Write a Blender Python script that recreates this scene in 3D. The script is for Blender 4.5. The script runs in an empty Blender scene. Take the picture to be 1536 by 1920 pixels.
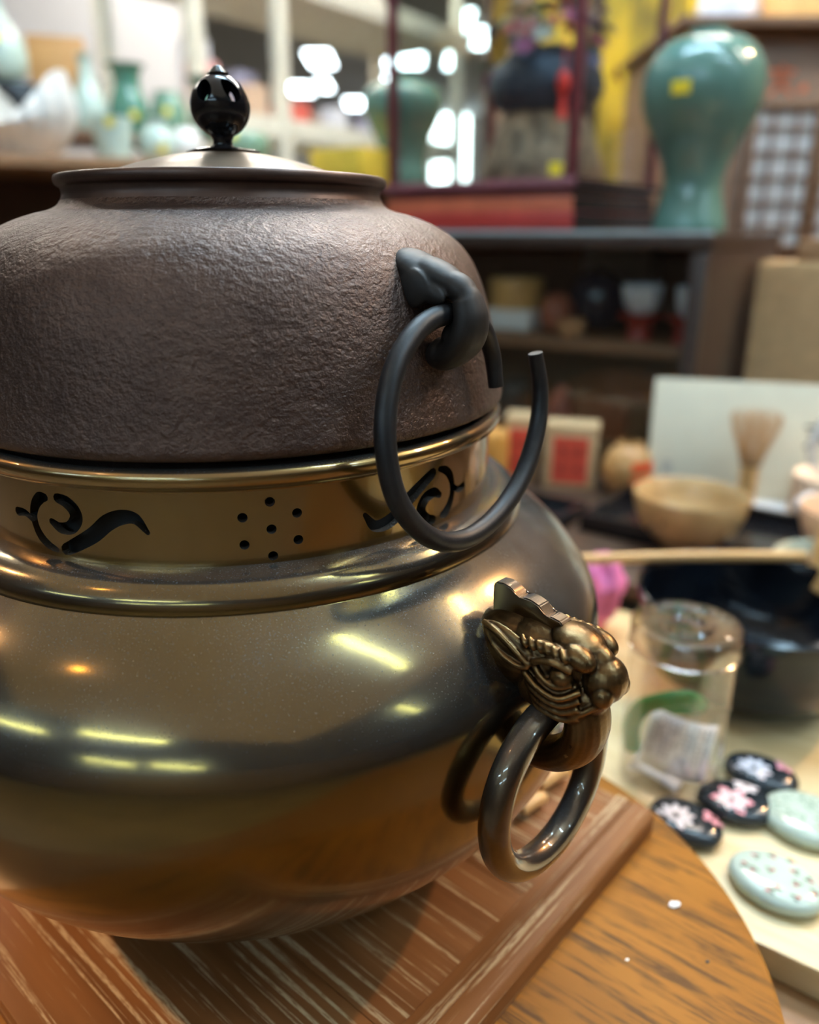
import bpy, bmesh, math, random
from mathutils import Vector, Matrix, noise
random.seed(7)
PI = math.pi
SC = bpy.context.scene
COL = SC.collection
R = math.radians

# ------------------------------------------------------------------ camera
IW, IH, FPX, PITCH = 1536.0, 1920.0, 1490.0, 0.340
CAM = Vector((0.0856, -0.40, 0.318))
cam = bpy.data.cameras.new('camera')
cam.sensor_fit = 'VERTICAL'; cam.sensor_height = 24.0; cam.lens = FPX / IH * 24.0
cam.clip_start = 0.01; cam.clip_end = 60
cam.dof.use_dof = True; cam.dof.focus_distance = 0.305; cam.dof.aperture_fstop = 2.7
co = bpy.data.objects.new('camera', cam); COL.objects.link(co)
co.location = CAM; co.rotation_euler = (PI / 2 - PITCH, 0, 0)
SC.camera = co
# ------------------------------------------------------------------ world, exposure
w = bpy.data.worlds.new('world'); SC.world = w; w.use_nodes = True
w.node_tree.nodes['Background'].inputs[0].default_value = (0.62, 0.70, 0.80, 1)
w.node_tree.nodes['Background'].inputs[1].default_value = 0.25
SC.view_settings.view_transform = 'Standard'; SC.view_settings.look = 'None'
SC.view_settings.gamma = 1.0; SC.view_settings.use_curve_mapping = False
SC.view_settings.exposure = 0.0
E_BACK, E_FRONT, E_SIDE, E_RIGHT, E_SOFT, E_PANEL, E_SPOT = 235.0, 60.0, 88.0, 150.0, .37, 14.0, 12.0
CEIL_Z, FLOOR_Z = 1.85, -0.74

# ------------------------------------------------------------------ pixel helpers (1536 x 1920 frame) used to find real positions
cp, sp = math.cos(PITCH), math.sin(PITCH)
def ray(x, y):
    a = (x - IW / 2) / FPX; b = -(y - IH / 2) / FPX
    return Vector((a, cp + b * sp, -sp + b * cp))
def at_z(x, y, z):
    d = ray(x, y); return CAM + d * ((z - CAM.z) / d.z)
def at_y(x, y, Y):
    d = ray(x, y); return CAM + d * ((Y - CAM.y) / d.y)
def at_plane(x, y, P, n):
    d = ray(x, y); return CAM + d * ((Vector(P) - CAM).dot(n) / d.dot(n))
def mpp(P):
    q = Vector(P) - CAM
    return (q.y * cp - q.z * sp) / FPX

# ------------------------------------------------------------------ materials
class NT:
    def __init__(s, name):
        s.m = bpy.data.materials.new(name); s.m.use_nodes = True
        s.t = s.m.node_tree; s.b = s.t.nodes['Principled BSDF']
    def n(s, typ, **kw):
        o = s.t.nodes.new(typ)
        for k, v in kw.items():
            if hasattr(o, k): setattr(o, k, v)
            else: o.inputs[k].default_value = v
        return o
    def l(s, a, b): s.t.links.new(a, b)
    def coord(s, scale=(1, 1, 1), kind='Object', rot=(0, 0, 0)):
        tc = s.n('ShaderNodeTexCoord'); mp = s.n('ShaderNodeMapping')
        mp.inputs['Scale'].default_value = scale; mp.inputs['Rotation'].default_value = rot
        s.l(tc.outputs[kind], mp.inputs['Vector']); return mp.outputs[0]
    def noise(s, vec, scale, detail=3, rough=.5, dist=0):
        o = s.n('ShaderNodeTexNoise'); s.l(vec, o.inputs['Vector'])
        o.inputs['Scale'].default_value = scale; o.inputs['Detail'].default_value = detail
        o.inputs['Roughness'].default_value = rough; o.inputs['Distortion'].default_value = dist
        return o.outputs['Fac']
    def ramp(s, fac, stops):
        o = s.n('ShaderNodeValToRGB'); s.l(fac, o.inputs[0]); e = o.color_ramp.elements
        while len(e) < len(stops): e.new(0.5)
        for i, (p, c) in enumerate(stops):
            e[i].position = p; e[i].color = (c[0], c[1], c[2], 1) if not isinstance(c, (int, float)) else (c, c, c, 1)
        return o.outputs[0]
    def mix(s, fac, a, b, mode='MIX'):
        o = s.n('ShaderNodeMix'); o.data_type = 'RGBA'; o.blend_type = mode
        for i, v in ((0, fac), (6, a), (7, b)):
            if hasattr(v, 'is_linked') or hasattr(v, 'links'): s.l(v, o.inputs[i])
            elif i == 0: o.inputs[0].default_value = v
            else: o.inputs[i].default_value = (v[0], v[1], v[2], 1)
        return o.outputs[2]
    def bump(s, h, strength=.3, dist=.001):
        o = s.n('ShaderNodeBump'); o.inputs['Strength'].default_value = strength; o.inputs['Distance'].default_value = dist
        s.l(h, o.inputs['Height']); s.l(o.outputs[0], s.b.inputs['Normal']); return o
    def set(s, col=None, rough=None, metal=None, **kw):
        for k, v in (('Base Color', col), ('Roughness', rough), ('Metallic', metal)):
            if v is None: continue
            if hasattr(v, 'links'): s.l(v, s.b.inputs[k])
            else: s.b.inputs[k].default_value = (v[0], v[1], v[2], 1) if k == 'Base Color' else v
        for k, v in kw.items(): s.b.inputs[k.replace('_', ' ')].default_value = v
        return s.m
MATS = {}
def plain(name, col, rough=.5, metal=0, var=.12, scale=30, bump=0, **kw):
    """a simple procedural surface: colour gently mottled by noise"""
    key = name
    if key in MATS: return MATS[key]
    t = NT(name); v = t.coord()
    f = t.noise(v, scale, 4)
    c = t.ramp(f, [(.3, [x * (1 - var) for x in col]), (.7, [min(1, x * (1 + var)) for x in col])])
    t.set(c, rough, metal, **kw)
    if bump: t.bump(f, bump, .002)
    MATS[key] = t.m; return t.m
def wood(name, dark, light, scale=14, stretch=(1, 8, 8), rough=.45, bump=.15):
    if name in MATS: return MATS[name]
    t = NT(name); v = t.coord(stretch)
    f = t.noise(v, scale, 5, .6, .4)
    c = t.ramp(f, [(.25, dark), (.6, light), (.85, [x * .8 for x in light])])
    t.set(c, rough); t.bump(f, bump, .001); MATS[name] = t.m; return t.m
def emit(name, col, strength):
    if name in MATS: return MATS[name]
    t = NT(name); t.set((.8, .8, .8), .5)
    t.b.inputs['Emission Color'].default_value = (*col, 1); t.b.inputs['Emission Strength'].default_value = strength
    MATS[name] = t.m; return t.m
def glass_mat(name, tint=(.95, .98, .97), f0=.06, rough=.02):
    if name in MATS: return MATS[name]
    t = NT(name); t.t.nodes.remove(t.b)
    tr = t.n('ShaderNodeBsdfTransparent'); tr.inputs[0].default_value = (*tint, 1)
    gl = t.n('ShaderNodeBsdfGlossy'); gl.inputs['Roughness'].default_value = rough
    lw = t.n('ShaderNodeLayerWeight'); pw = t.n('ShaderNodeMath', operation='POWER'); t.l(lw.outputs['Facing'], pw.inputs[0]); pw.inputs[1].default_value = 5
    ma = t.n('ShaderNodeMath', operation='MULTIPLY_ADD'); t.l(pw.outputs[0], ma.inputs[0]); ma.inputs[1].default_value = .9; ma.inputs[2].default_value = f0
    mx = t.n('ShaderNodeMixShader'); t.l(ma.outputs[0], mx.inputs[0])
    t.l(tr.outputs[0], mx.inputs[1]); t.l(gl.outputs[0], mx.inputs[2])
    t.l(mx.outputs[0], t.t.nodes['Material Output'].inputs['Surface'])
    MATS[name] = t.m; return t.m

def m_bronze(name, deep, warm, rough=.30, dusty=.5, mott=18, coat=1.0, crough=.06):
    t = NT(name); v = t.coord()
    f = t.noise(v, mott, 5, .55)
    base = t.ramp(f, [(.25, deep), (.75, warm)])
    fr = t.noise(v, 60, 3)
    rr = t.ramp(fr, [(.3, rough * .95), (.8, rough * 1.06)])
    t.set(base, rr, .97)
    t.b.inputs['Coat Weight'].default_value = coat; t.b.inputs['Coat Roughness'].default_value = crough
    if dusty:
        # settled dust: a thin film with fine specks, thicker on upward faces
        g = t.n('ShaderNodeNewGeometry'); sx = t.n('ShaderNodeSeparateXYZ'); t.l(g.outputs['Normal'], sx.inputs[0])
        up = t.ramp(sx.outputs['Z'], [(.15, 0), (1, dusty)])
        spk = t.noise(v, 1300, 2, .6); sk = t.ramp(spk, [(.60, .26), (.72, .85)])
        big = t.noise(v, 25, 3); bg = t.ramp(big, [(.3, .45), (.7, 1)])
        mu = t.n('ShaderNodeMath', operation='MULTIPLY'); t.l(up, mu.inputs[0]); t.l(sk, mu.inputs[1])
        m2 = t.n('ShaderNodeMath', operation='MULTIPLY'); t.l(mu.outputs[0], m2.inputs[0]); t.l(bg, m2.inputs[1])
        du = t.n('ShaderNodeBsdfPrincipled'); du.inputs['Base Color'].default_value = (.40, .43, .45, 1); du.inputs['Roughness'].default_value = .9
        mx = t.n('ShaderNodeMixShader'); t.l(m2.outputs[0], mx.inputs[0]); t.l(t.b.outputs[0], mx.inputs[1]); t.l(du.outputs[0], mx.inputs[2])
        t.l(mx.outputs[0], t.t.nodes['Material Output'].inputs['Surface'])
    t.bump(t.noise(v, 220, 3), .03, .0006)
    return t.m
M_BRONZE = m_bronze('bronze_patina', (.118, .073, .0115), (.152, .096, .018), .13, .36, mott=9, coat=.8, crough=.24)
M_BRONZE_NECK = m_bronze('bronze_brushed', (.22, .135, .042), (.27, .172, .056), .26, .4, mott=9)
M_BRONZE_DARK = m_bronze('bronze_dark', (.060, .038, .020), (.105, .066, .032), .30, .35, mott=60)
def m_lion():
    t = NT('bronze_lion'); v = t.coord()
    f = t.noise(v, 130, 5, .6)
    g = t.n('ShaderNodeNewGeometry')
    wear = t.ramp(g.outputs['Pointiness'], [(.49, 0), (.57, 1)])
    c0 = t.ramp(f, [(.3, (.040, .024, .012)), (.7, (.095, .055, .024))])
    c = t.mix(wear, c0, (.34, .21, .085))
    t.set(c, t.ramp(f, [(.3, .26), (.8, .42)]), .92)
    t.bump(t.noise(v, 520, 4), .18, .0008)
    return t.m
M_LION = m_lion()
def m_iron(name, bumpy=True):
    t = NT(name); v = t.coord()
    f = t.noise(v, 40, 5, .6)
    c = t.ramp(f, [(.3, (.062, .038, .031)), (.7, (.110, .070, .056))])
    t.set(c, t.ramp(t.noise(v, 90, 3), [(.3, .36), (.8, .50)]), .72)
    if bumpy:
        n1 = t.noise(t.coord((1, 1, 1.1)), 330, 4, .62, .0)
        n2 = t.noise(v, 900, 2, .5)
        ad = t.n('ShaderNodeMath', operation='MULTIPLY_ADD'); t.l(n2, ad.inputs[0]); ad.inputs[1].default_value = .25; t.l(n1, ad.inputs[2])
        t.bump(ad.outputs[0], .75, .0016)
    return t.m
M_IRON = m_iron('cast_iron_skin')
def m_forged():
    t = NT('forged_black_iron'); v = t.coord(); f = t.noise(v, 150, 4)
    t.set(t.ramp(f, [(.3, (.007, .007, .009)), (.75, (.016, .015, .017))]), .45, .3)
    t.bump(t.noise(v, 700, 3), .15, .0005); return t.m
M_FORGED = m_forged()
M_LUGIRON = m_iron('cast_iron_lug', False)
M_LUGIRON = plain('matte_black_iron', (.014, .012, .012), .55, .3, var=.25, scale=120)

def m_ceruse(name, along):
    """brown oak with pale filled grain streaks running along one local axis"""
    t = NT(name)
    sc = lambda l, c: (l, c, c) if along == 'x' else (c, l, c)
    s1 = t.noise(t.coord(sc(1.3, 95)), 2.6, 4, .65, .15)
    st = t.ramp(s1, [(.56, 0), (.61, .9)])
    s0 = t.noise(t.coord(sc(3, 170)), 2.6, 3, .6, .1); st0 = t.ramp(s0, [(.60, 0), (.66, .7)])
    mxm = t.n('ShaderNodeMath', operation='MAXIMUM'); t.l(st, mxm.inputs[0]); t.l(st0, mxm.inputs[1])
    bk = t.ramp(t.noise(t.coord(sc(40, 330)), 3.2, 3, .7), [(.36, .1), (.54, 1)])
    mu = t.n('ShaderNodeMath', operation='MULTIPLY'); t.l(mxm.outputs[0], mu.inputs[0]); t.l(bk, mu.inputs[1])
    f2 = t.noise(t.coord(sc(3, 40)), 2, 3)
    b = t.ramp(f2, [(.3, (.135, .052, .015)), (.7, (.215, .088, .027))])
    t.set(t.mix(mu.outputs[0], b, (.46, .34, .20)), .50, None, Specular_IOR_Level=.2)
    t.bump(mu.outputs[0], .25, -.0008); return t.m
M_BOARD = m_ceruse('cerused_oak_panel', 'x')
def m_oak():
    t = NT('golden_oak'); v = t.coord((5, 75, 40))
    f = t.noise(v, 2.4, 5, .7, .5); st = t.ramp(f, [(.40, 1), (.54, 0)])
    br = t.noise(t.coord((14, 40, 20)), 3, 3); bk = t.ramp(br, [(.35, 0), (.55, 1)])
    mu = t.n('ShaderNodeMath', operation='MULTIPLY'); t.l(st, mu.inputs[0]); t.l(bk, mu.inputs[1])
    f2 = t.noise(t.coord((4, 9, 9)), 2, 3)
    b = t.ramp(f2, [(.3, (.20, .078, .009)), (.7, (.29, .120, .016))])
    t.set(t.mix(mu.outputs[0], b, (.085, .038, .010)), .55, None, Specular_IOR_Level=.16); t.bump(f, .08, .0005); return t.m
M_OAK = m_oak()
M_PALEWOOD = wood('pale_pine', (.56, .42, .20), (.70, .57, .33), 5, (1.5, 14, 14), .35, .04)
M_BROWN = wood('brown_table', (.14, .060, .018), (.21, .095, .030), 6, (1.5, 16, 16), .4, .06)
M_DKWOOD = wood('dark_cabinet_wood', (.018, .012, .010), (.035, .022, .017), 8, (1, 12, 12), .35, .05)
M_MIDWOOD = wood('mid_shelf_wood', (.10, .048, .022), (.18, .085, .040), 8, (1, 12, 12), .5, .05)
M_BOXWOOD = wood('natural_boxwood', (.52, .33, .16), (.68, .46, .25), 8, (1.5, 14, 14), .55, .04)
M_ORANGEWOOD = wood('orange_box_wood', (.45, .22, .07), (.60, .32, .12), 6, (1.5, 12, 12), .5, .04)
M_REDLAC = plain('red_lacquer', (.30, .030, .024), .25, var=.15)
M_DKRED = plain('dark_red_frame', (.115, .022, .030), .3, var=.1)
M_BLACKLAC = plain('black_lacquer', (.010, .010, .012), .18, var=.2)
M_GLOSSBLACK = plain('gloss_black_knob', (.006, .006, .008), .12, var=.2)
M_CELADON = plain('celadon_teal', (.100, .195, .165), .12, var=.18, scale=9)
M_CELA2 = plain('celadon_green', (.20, .34, .24), .15, var=.15, scale=14)
M_CELA3 = plain('celadon_pale', (.48, .60, .53), .15, var=.10, scale=14)
M_CELA4 = plain('celadon_dark_green', (.08, .22, .155), .15, var=.12, scale=14)
M_WHITEP = plain('white_porcelain', (.78, .77, .73), .15, var=.05)
M_CREAM = plain('cream_paint', (.72, .68, .56), .5, var=.05)
M_PAPER = plain('white_paper', (.86, .86, .87), .7, var=.03)
M_YELLOW = plain('yellow_sticker', (.80, .66, .03), .5, var=.05)
M_REDPAPER = plain('red_paper', (.72, .085, .045), .55, var=.08)
M_ORANGERED = plain('orange_red_paper', (.95, .10, .03), .5, var=.05)
M_INK = plain('ink', (.02, .018, .016), .6, var=.1)
M_TEABOWL = plain('tan_glaze', (.45, .30, .14), .25, var=.22, scale=22)
M_TEABOWL2 = plain('grey_green_glaze', (.42, .42, .32), .22, var=.12, scale=22)
M_BAMBOO = wood('bamboo', (.58, .33, .12), (.72, .45, .19), 5, (1.5, 18, 18), .38, .05)
M_PINK = plain('pink_cloth', (.80, .22, .52), .75, var=.12, scale=20)
M_GREENPL = plain('green_plastic', (.008, .22, .065), .35, var=.05)
M_GLASS = glass_mat('case_glass')
M_CLEAR = glass_mat('clear_plastic', (.96, .95, .96), .15, .06)
M_WALL = plain('white_wall', (.58, .57, .58), .8, var=.03, scale=4)
M_WALLBR = plain('brown_wall', (.20, .13, .09), .8, var=.15, scale=3)
M_CEIL = plain('ceiling_white', (.55, .55, .56), .9, var=.03, scale=3)
M_FLOOR = plain('floor_brown', (.30, .22, .14), .6, var=.2, scale=3)
def m_gold():
    t = NT('gold_leaf'); v = t.coord((1, 1, .6))
    c = t.ramp(t.noise(v, 5.5, 4, .6), [(.36, (.16, .12, .035)), (.47, (.42, .30, .04)), (.58, (.80, .50, .04))])
    t.set(c, .45, .1); return t.m
M_GOLD = m_gold()
M_TILEGREY = plain('grey_metal', (.35, .35, .36), .4, .4)

# ------------------------------------------------------------------ mesh helpers
def finish(name, bm, mat, parent=None, smooth=40, loc=None, rot=None):
    bmesh.ops.recalc_face_normals(bm, faces=bm.faces[:])
    me = bpy.data.meshes.new(name); bm.to_mesh(me); bm.free()
    if smooth:
        for p in me.polygons: p.use_smooth = True
        me.set_sharp_from_angle(angle=R(smooth))
    o = bpy.data.objects.new(name, me); COL.objects.link(o)
    if mat: me.materials.append(mat)
    if parent: o.parent = parent
    if loc is not None: o.location = loc
    if rot is not None: o.rotation_euler = rot
    return o
def tag(o, label=None, cat=None, group=None, kind=None):
    if label: o['label'] = label
    if cat: o['category'] = cat
    if group: o['group'] = group
    if kind: o['kind'] = kind
    return o
def thing(name, label, cat, loc=(0, 0, 0), rz=0, group=None):
    o = bpy.data.objects.new(name, None); COL.objects.link(o); o.empty_display_size = .02
    o.location = loc; o.rotation_euler = (0, 0, rz); return tag(o, label, cat, group)
def add_box(bm, c, s, rz=0, bevel=0, tilt=None):
    r = bmesh.ops.create_cube(bm, size=1); vs = r['verts']
    M = Matrix.Translation(Vector(c)) @ Matrix.Rotation(rz, 4, 'Z')
    if tilt is not None: M = M @ tilt
    M = M @ Matrix.Diagonal((s[0], s[1], s[2], 1))
    bmesh.ops.transform(bm, matrix=M, verts=vs)
    if bevel:
        es = list({e for v in vs for e in v.link_edges})
        bmesh.ops.bevel(bm, geom=es, offset=bevel, segments=2, affect='EDGES', profile=.6)
def box(name, c, s, mat, parent=None, rz=0, bevel=.0015, tilt=None):
    bm = bmesh.new(); add_box(bm, c, s, rz, bevel, tilt); return finish(name, bm, mat, parent, 30)
def spline(pts, n=8, closed=False):
    P = [Vector(p) for p in pts]; out = []; L = len(P)
    for i in range(L if closed else L - 1):
        a = P[(i - 1) % L] if (closed or i > 0) else P[0] * 2 - P[1]
        b, c = P[i], P[(i + 1) % L]
        d = P[(i + 2) % L] if (closed or i + 2 < L) else P[-1] * 2 - P[-2]
        for k in range(n):
            t = k / n
            out.append(.5 * ((2 * b) + (c - a) * t + (2 * a - 5 * b + 4 * c - d) * t * t + (3 * b - a - 3 * c + d) * t ** 3))
    if not closed: out.append(P[-1])
    return out
def lathe_bm(bm, prof, seg=64, c=(0, 0, 0), rfun=None):
    rings = []
    for r, z in prof:
        if r < 1e-6: rings.append([bm.verts.new((c[0], c[1], c[2] + z))])
        else:
            ring = []
            for i in range(seg):
                a = 2 * PI * i / seg; rr, zz = (r, z) if rfun is None else rfun(r, z, a)
                ring.append(bm.verts.new((c[0] + rr * math.cos(a), c[1] + rr * math.sin(a), c[2] + zz)))
            rings.append(ring)
    for A, B in zip(rings[:-1], rings[1:]):
        for i in range(seg):
            j = (i + 1) % seg
            if len(A) == 1 and len(B) == 1: continue
            if len(A) == 1: bm.faces.new((A[0], B[i], B[j]))
            elif len(B) == 1: bm.faces.new((A[i], A[j], B[0]))
            else: bm.faces.new((A[i], A[j], B[j], B[i]))
def lathe(name, prof, mat, parent=None, seg=64, loc=None, smooth=40, rfun=None):
    bm = bmesh.new(); lathe_bm(bm, prof, seg, rfun=rfun); return finish(name, bm, mat, parent, smooth, loc)
def tube_bm(bm, path, rad, seg=16, closed=False, flat=1.0, flat_dir=None, caps=True):
    P = [Vector(p) for p in path]; n = len(P)
    rd = rad if isinstance(rad, (list, tuple)) else [rad] * n
    prev = None; rings = []
    for i in range(n):
        if closed: t = P[(i + 1) % n] - P[i - 1]
        else: t = P[min(i + 1, n - 1)] - P[max(i - 1, 0)]
        t.normalize()
        if flat_dir is not None: u = Vector(flat_dir) - t * Vector(flat_dir).dot(t)
        elif prev is None: u = t.orthogonal()
        else: u = prev - t * prev.dot(t)
        u.normalize(); prev = u; v = t.cross(u)
        rings.append([bm.verts.new(P[i] + u * (rd[i] * flat * math.cos(2 * PI * k / seg)) + v * (rd[i] * math.sin(2 * PI * k / seg))) for k in range(seg)])
    for i in range(n if closed else n - 1):
        A, B = rings[i], rings[(i + 1) % n]
        off = 0
        if closed and i == n - 1:
            off = min(range(seg), key=lambda o: (A[0].co - B[o].co).length)
        for k in range(seg):
            bm.faces.new((A[k], A[(k + 1) % seg], B[(k + 1 + off) % seg], B[(k + off) % seg]))
    if not closed and caps:
        for ring, p, s in ((rings[0], P[0], -1), (rings[-1], P[-1], 1)):
            c = bm.verts.new(sum((v.co for v in ring), Vector()) / seg)
            for k in range(seg): bm.faces.new((ring[k], ring[(k + 1) % seg], c))
def tube(name, path, rad, mat, parent=None, **kw):
    bm = bmesh.new(); tube_bm(bm, path, rad, **kw); return finish(name, bm, mat, parent, 50)
def ellip_bm(bm, c, r, rot=None, u=24, v=14):
    res = bmesh.ops.create_uvsphere(bm, u_segments=u, v_segments=v, radius=1)
    M = Matrix.Translation(Vector(c))
    if rot is not None: M = M @ rot
    bmesh.ops.transform(bm, matrix=M @ Matrix.Diagonal((*r, 1)), verts=res['verts'])
def prism_bm(bm, poly, d0, d1, f=lambda u, v, d: (u, v, d)):
    A = [bm.verts.new(f(u, v, d0)) for u, v in poly]; B = [bm.verts.new(f(u, v, d1)) for u, v in poly]
    n = len(poly)
    bm.faces.new(A); bm.faces.new(B[::-1])
    for i in range(n): bm.faces.new((A[i], A[(i + 1) % n], B[(i + 1) % n], B[i]))
def evaluated(o):
    dg = bpy.context.evaluated_depsgraph_get(); dg.update()
    me = bpy.data.meshes.new_from_object(o.evaluated_get(dg)); return me
def remeshed(name, bm, mat, parent, voxel, smooth_it=4):
    o = finish(name, bm, mat, None, 0)
    md = o.modifiers.new('r', 'REMESH'); md.mode = 'VOXEL'; md.voxel_size = voxel; md.use_smooth_shade = True
    s = o.modifiers.new('s', 'SMOOTH'); s.factor = .5; s.iterations = smooth_it
    me = evaluated(o); o.modifiers.clear(); o.data = me; me.name = name
    if not me.materials: me.materials.append(mat)
    for p in me.polygons: p.use_smooth = True
    o.parent = parent; return o
def booled(o, cutter_bm):
    c = finish('cutter', cutter_bm, None, None, 0)
    c.matrix_world = o.matrix_world
    md = o.modifiers.new('b', 'BOOLEAN'); md.operation = 'DIFFERENCE'; md.solver = 'EXACT'; md.object = c; md.use_self = True
    me = evaluated(o); o.modifiers.clear(); o.data = me
    for p in me.polygons: p.use_smooth = True
    me.set_sharp_from_angle(angle=R(30))
    bpy.data.objects.remove(c); return o
def copy_tree(o, parent=None):
    c = o.copy(); COL.objects.link(c); c.parent = parent
    for ch in list(o.children): copy_tree(ch, c)
    return c
def stroke_poly(pts, wid, n=6):
    """2-D brush stroke outline round a centre line, rounded ends"""
    C = spline([(p[0], p[1], 0) for p in pts], n); m = len(C)
    W = []
    for i in range(m):
        f = i / (m - 1) * (len(wid) - 1); k = min(int(f), len(wid) - 2); W.append((wid[k] * (1 - (f - k)) + wid[k + 1] * (f - k)) / 2)
    Lf, Rt = [], []
    for i in range(m):
        t = (C[min(i + 1, m - 1)] - C[max(i - 1, 0)]).normalized(); nn = Vector((-t.y, t.x, 0))
        Lf.append(C[i] + nn * W[i]); Rt.append(C[i] - nn * W[i])
    def cap(c, t, wd):
        nn = Vector((-t.y, t.x, 0)); return [c + nn * wd * math.cos(a) + t * wd * math.sin(a) for a in (PI / 4, PI / 2, 3 * PI / 4)]
    te = (C[-1] - C[-2]).normalized(); ts = (C[0] - C[1]).normalized()
    poly = Lf + cap(C[-1], te, W[-1]) + Rt[::-1] + cap(C[0], ts, W[0])
    return [(p.x, p.y) for p in poly]

# room directions: the furniture of the shop stands turned about 36 degrees to the camera
RZ = R(-36)
DA = Vector((math.cos(RZ), math.sin(RZ), 0)); DB = Vector((-math.sin(RZ), math.cos(RZ), 0))

# ================================================================== THE ROOM
def struct(name, c, s, mat, rz=0):
    return tag(box(name, c, s, mat, None, rz, 0), kind='structure')
struct('floor', (0, 3, FLOOR_Z - .05), (16, 20, .1), M_FLOOR)
struct('ceiling', (0, 3, CEIL_Z + .05), (16, 20, .1), M_CEIL)
struct('wall_back', (0, 12.05, .55), (16, .1, 2.7), M_WALL)
struct('wall_front', (0, -6.05, .55), (16, .1, 2.7), plain('tan_wall', (.40, .28, .18), .8, var=.15, scale=3))
struct('wall_left', (-7.05, 3, .55), (.1, 18, 2.7), M_WALLBR)
struct('wall_right', (7.05, 3, .55), (.1, 18, 2.7), M_WALLBR)
M_PANEL = emit('ceiling_panel_light', (.78, .93, 1.0), E_PANEL)
def tube_light(x, y, rz, L, label, strength, col='cool'):
    t = thing('ceiling_light', label, 'light', (x, y, CEIL_Z), rz, 'fluorescent ceiling lights')
    box('housing', (0, 0, -.02), (L + .08, .12, .04), M_CREAM, t)
    tube('tube', [(-L / 2, 0, -.065), (L / 2, 0, -.065)], .019, emit('fluorescent_tube_%s_%d' % (col, int(strength)), {'cool': (.50, .77, 1.0), 'mid': (.72, .88, 1.0), 'warm': (1.0, .95, .86)}[col], strength), t, seg=12)
    return t
tube_light(1.07, -.52, R(-29), 1.15, 'fluorescent tube light on the ceiling right of the kettle', E_SIDE)
tube_light(-1.25, -2.33, R(-19), 1.15, 'fluorescent tube light on the ceiling behind the camera, left', E_FRONT)
tube_light(-3.1, -2.0, R(-24), 1.15, 'fluorescent tube light on the ceiling far to the left', E_FRONT)
tube_light(2.7, -1.9, R(-24), 1.15, 'fluorescent tube light on the ceiling far to the right', E_FRONT)
tube_light(-2.4, -4.4, R(-22), 1.15, 'fluorescent tube light near the front wall, left', E_FRONT)
tube_light(-.9, -4.7, R(-22), 1.15, 'fluorescent tube light near the front wall, right', E_FRONT)
tube_light(.25, .62, R(-24), 1.15, 'fluorescent tube light above the black trays', E_BACK * .8, 'cool')
tube_light(.55, 1.45, R(-24), 1.15, 'fluorescent tube light above the dark display cabinet', E_BACK, 'warm')
tube_light(-1.5, 1.5, R(-24), 1.15, 'fluorescent tube light above the shelf of celadon', E_BACK * .5, 'warm')
tube_light(1.9, .35, R(-24), 1.15, 'fluorescent tube light above the pale board, far right', E_RIGHT, 'warm')
tube_light(-.6, 3.0, R(-24), 1.15, 'fluorescent tube light behind the cream shelving', E_BACK * .6, 'warm')
sp_ = thing('added_glow_panel', 'wide unseen glowing panel added on the ceiling over the kettle and the camera', 'light', (-.2, -1.0, CEIL_Z))  # added out of view: glows dimly to brighten the bronze reflections and soften light
box('added_panel_frame', (0, 0, -.006), (4.3, 2.9, .012), M_CREAM, sp_, R(-24))
box('added_glow_sheet', (0, 0, -.014), (4.2, 2.8, .004), emit('added_glow_sheet', (1.0, .88, .66), E_SOFT), sp_, R(-24), 0)
def panel_light(x, y, sx, sy, label):
    t = thing('panel_light', label, 'light', (x, y, CEIL_Z), 0, 'square panel lights of the far ceiling')
    box('frame', (0, 0, -.012), (sx + .06, sy + .06, .024), M_CREAM, t)
    box('diffuser', (0, 0, -.026), (sx, sy, .012), M_PANEL, t, bevel=0)
FAR = [(600, 112, 1.3), (608, 160, .6), (563, 168, 1.2), (672, 195, 1.3), (718, 112, .8), (716, 152, .8), (772, 112, 1.3), (850, 115, .8), (870, 42, .8), (904, 72, .8)]
for i, (x, y, wf) in enumerate(FAR):
    P = at_z(x, y, CEIL_Z - .03); k = mpp(P)
    panel_light(P.x, P.y, 34 * k * wf, .66, 'small bright panel light of the far ceiling, number %s from the left in view' % ['three', 'four', 'one', 'five', 'seven', 'six', 'eight', 'nine', 'ten', 'eleven'][i])
def spot_lamp(x, y, target, label, watts, cone=40):
    t = thing('spot_lamp', label, 'lamp', (x, y, CEIL_Z), 0)
    d = (Vector(target) - Vector((x, y, CEIL_Z - .12))).normalized()
    q = d.to_track_quat('-Z', 'Y').to_matrix().to_4x4()
    bm = bmesh.new(); tube_bm(bm, [(0, 0, 0), (0, 0, -.10)], .008, seg=10); finish('stem', bm, M_TILEGREY, t)
    bm = bmesh.new(); lathe_bm(bm, [(0, .06), (.03, .06), (.04, .05), (.05, -.04), (.046, -.04), (.036, .03), (0, .03)], 24)
    bmesh.ops.transform(bm, matrix=Matrix.Translation((0, 0, -.12)) @ q, verts=bm.verts); finish('shade', bm, M_TILEGREY, t)
    bm = bmesh.new(); ellip_bm(bm, (0, 0, -.0), (.03, .03, .02)); bmesh.ops.transform(bm, matrix=Matrix.Translation((0, 0, -.12)) @ q, verts=bm.verts)
    finish('bulb', bm, emit('warm_bulb', (1, .62, .30), 18), t)
    ld = bpy.data.lights.new('warm_beam', 'SPOT'); ld.energy = watts; ld.color = (1, .58, .27); ld.spot_size = R(cone); ld.spot_blend = .45; ld.shadow_soft_size = .04
    lo = bpy.data.objects.new('beam', ld); COL.objects.link(lo); lo.parent = t
    lo.location = Vector((0, 0, -.12)) + d * .05; lo.rotation_euler = d.to_track_quat('-Z', 'Y').to_euler()
spot_lamp(-1.15, -.62, (-.10, -.05, .1), 'warm spot lamp on the ceiling to the left of the kettle', E_SPOT * .3, 18)
spot_lamp(-2.3, .25, (-.38, .10, .22), 'warm spot lamp on the ceiling far left', E_SPOT * 36, 12)
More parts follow.
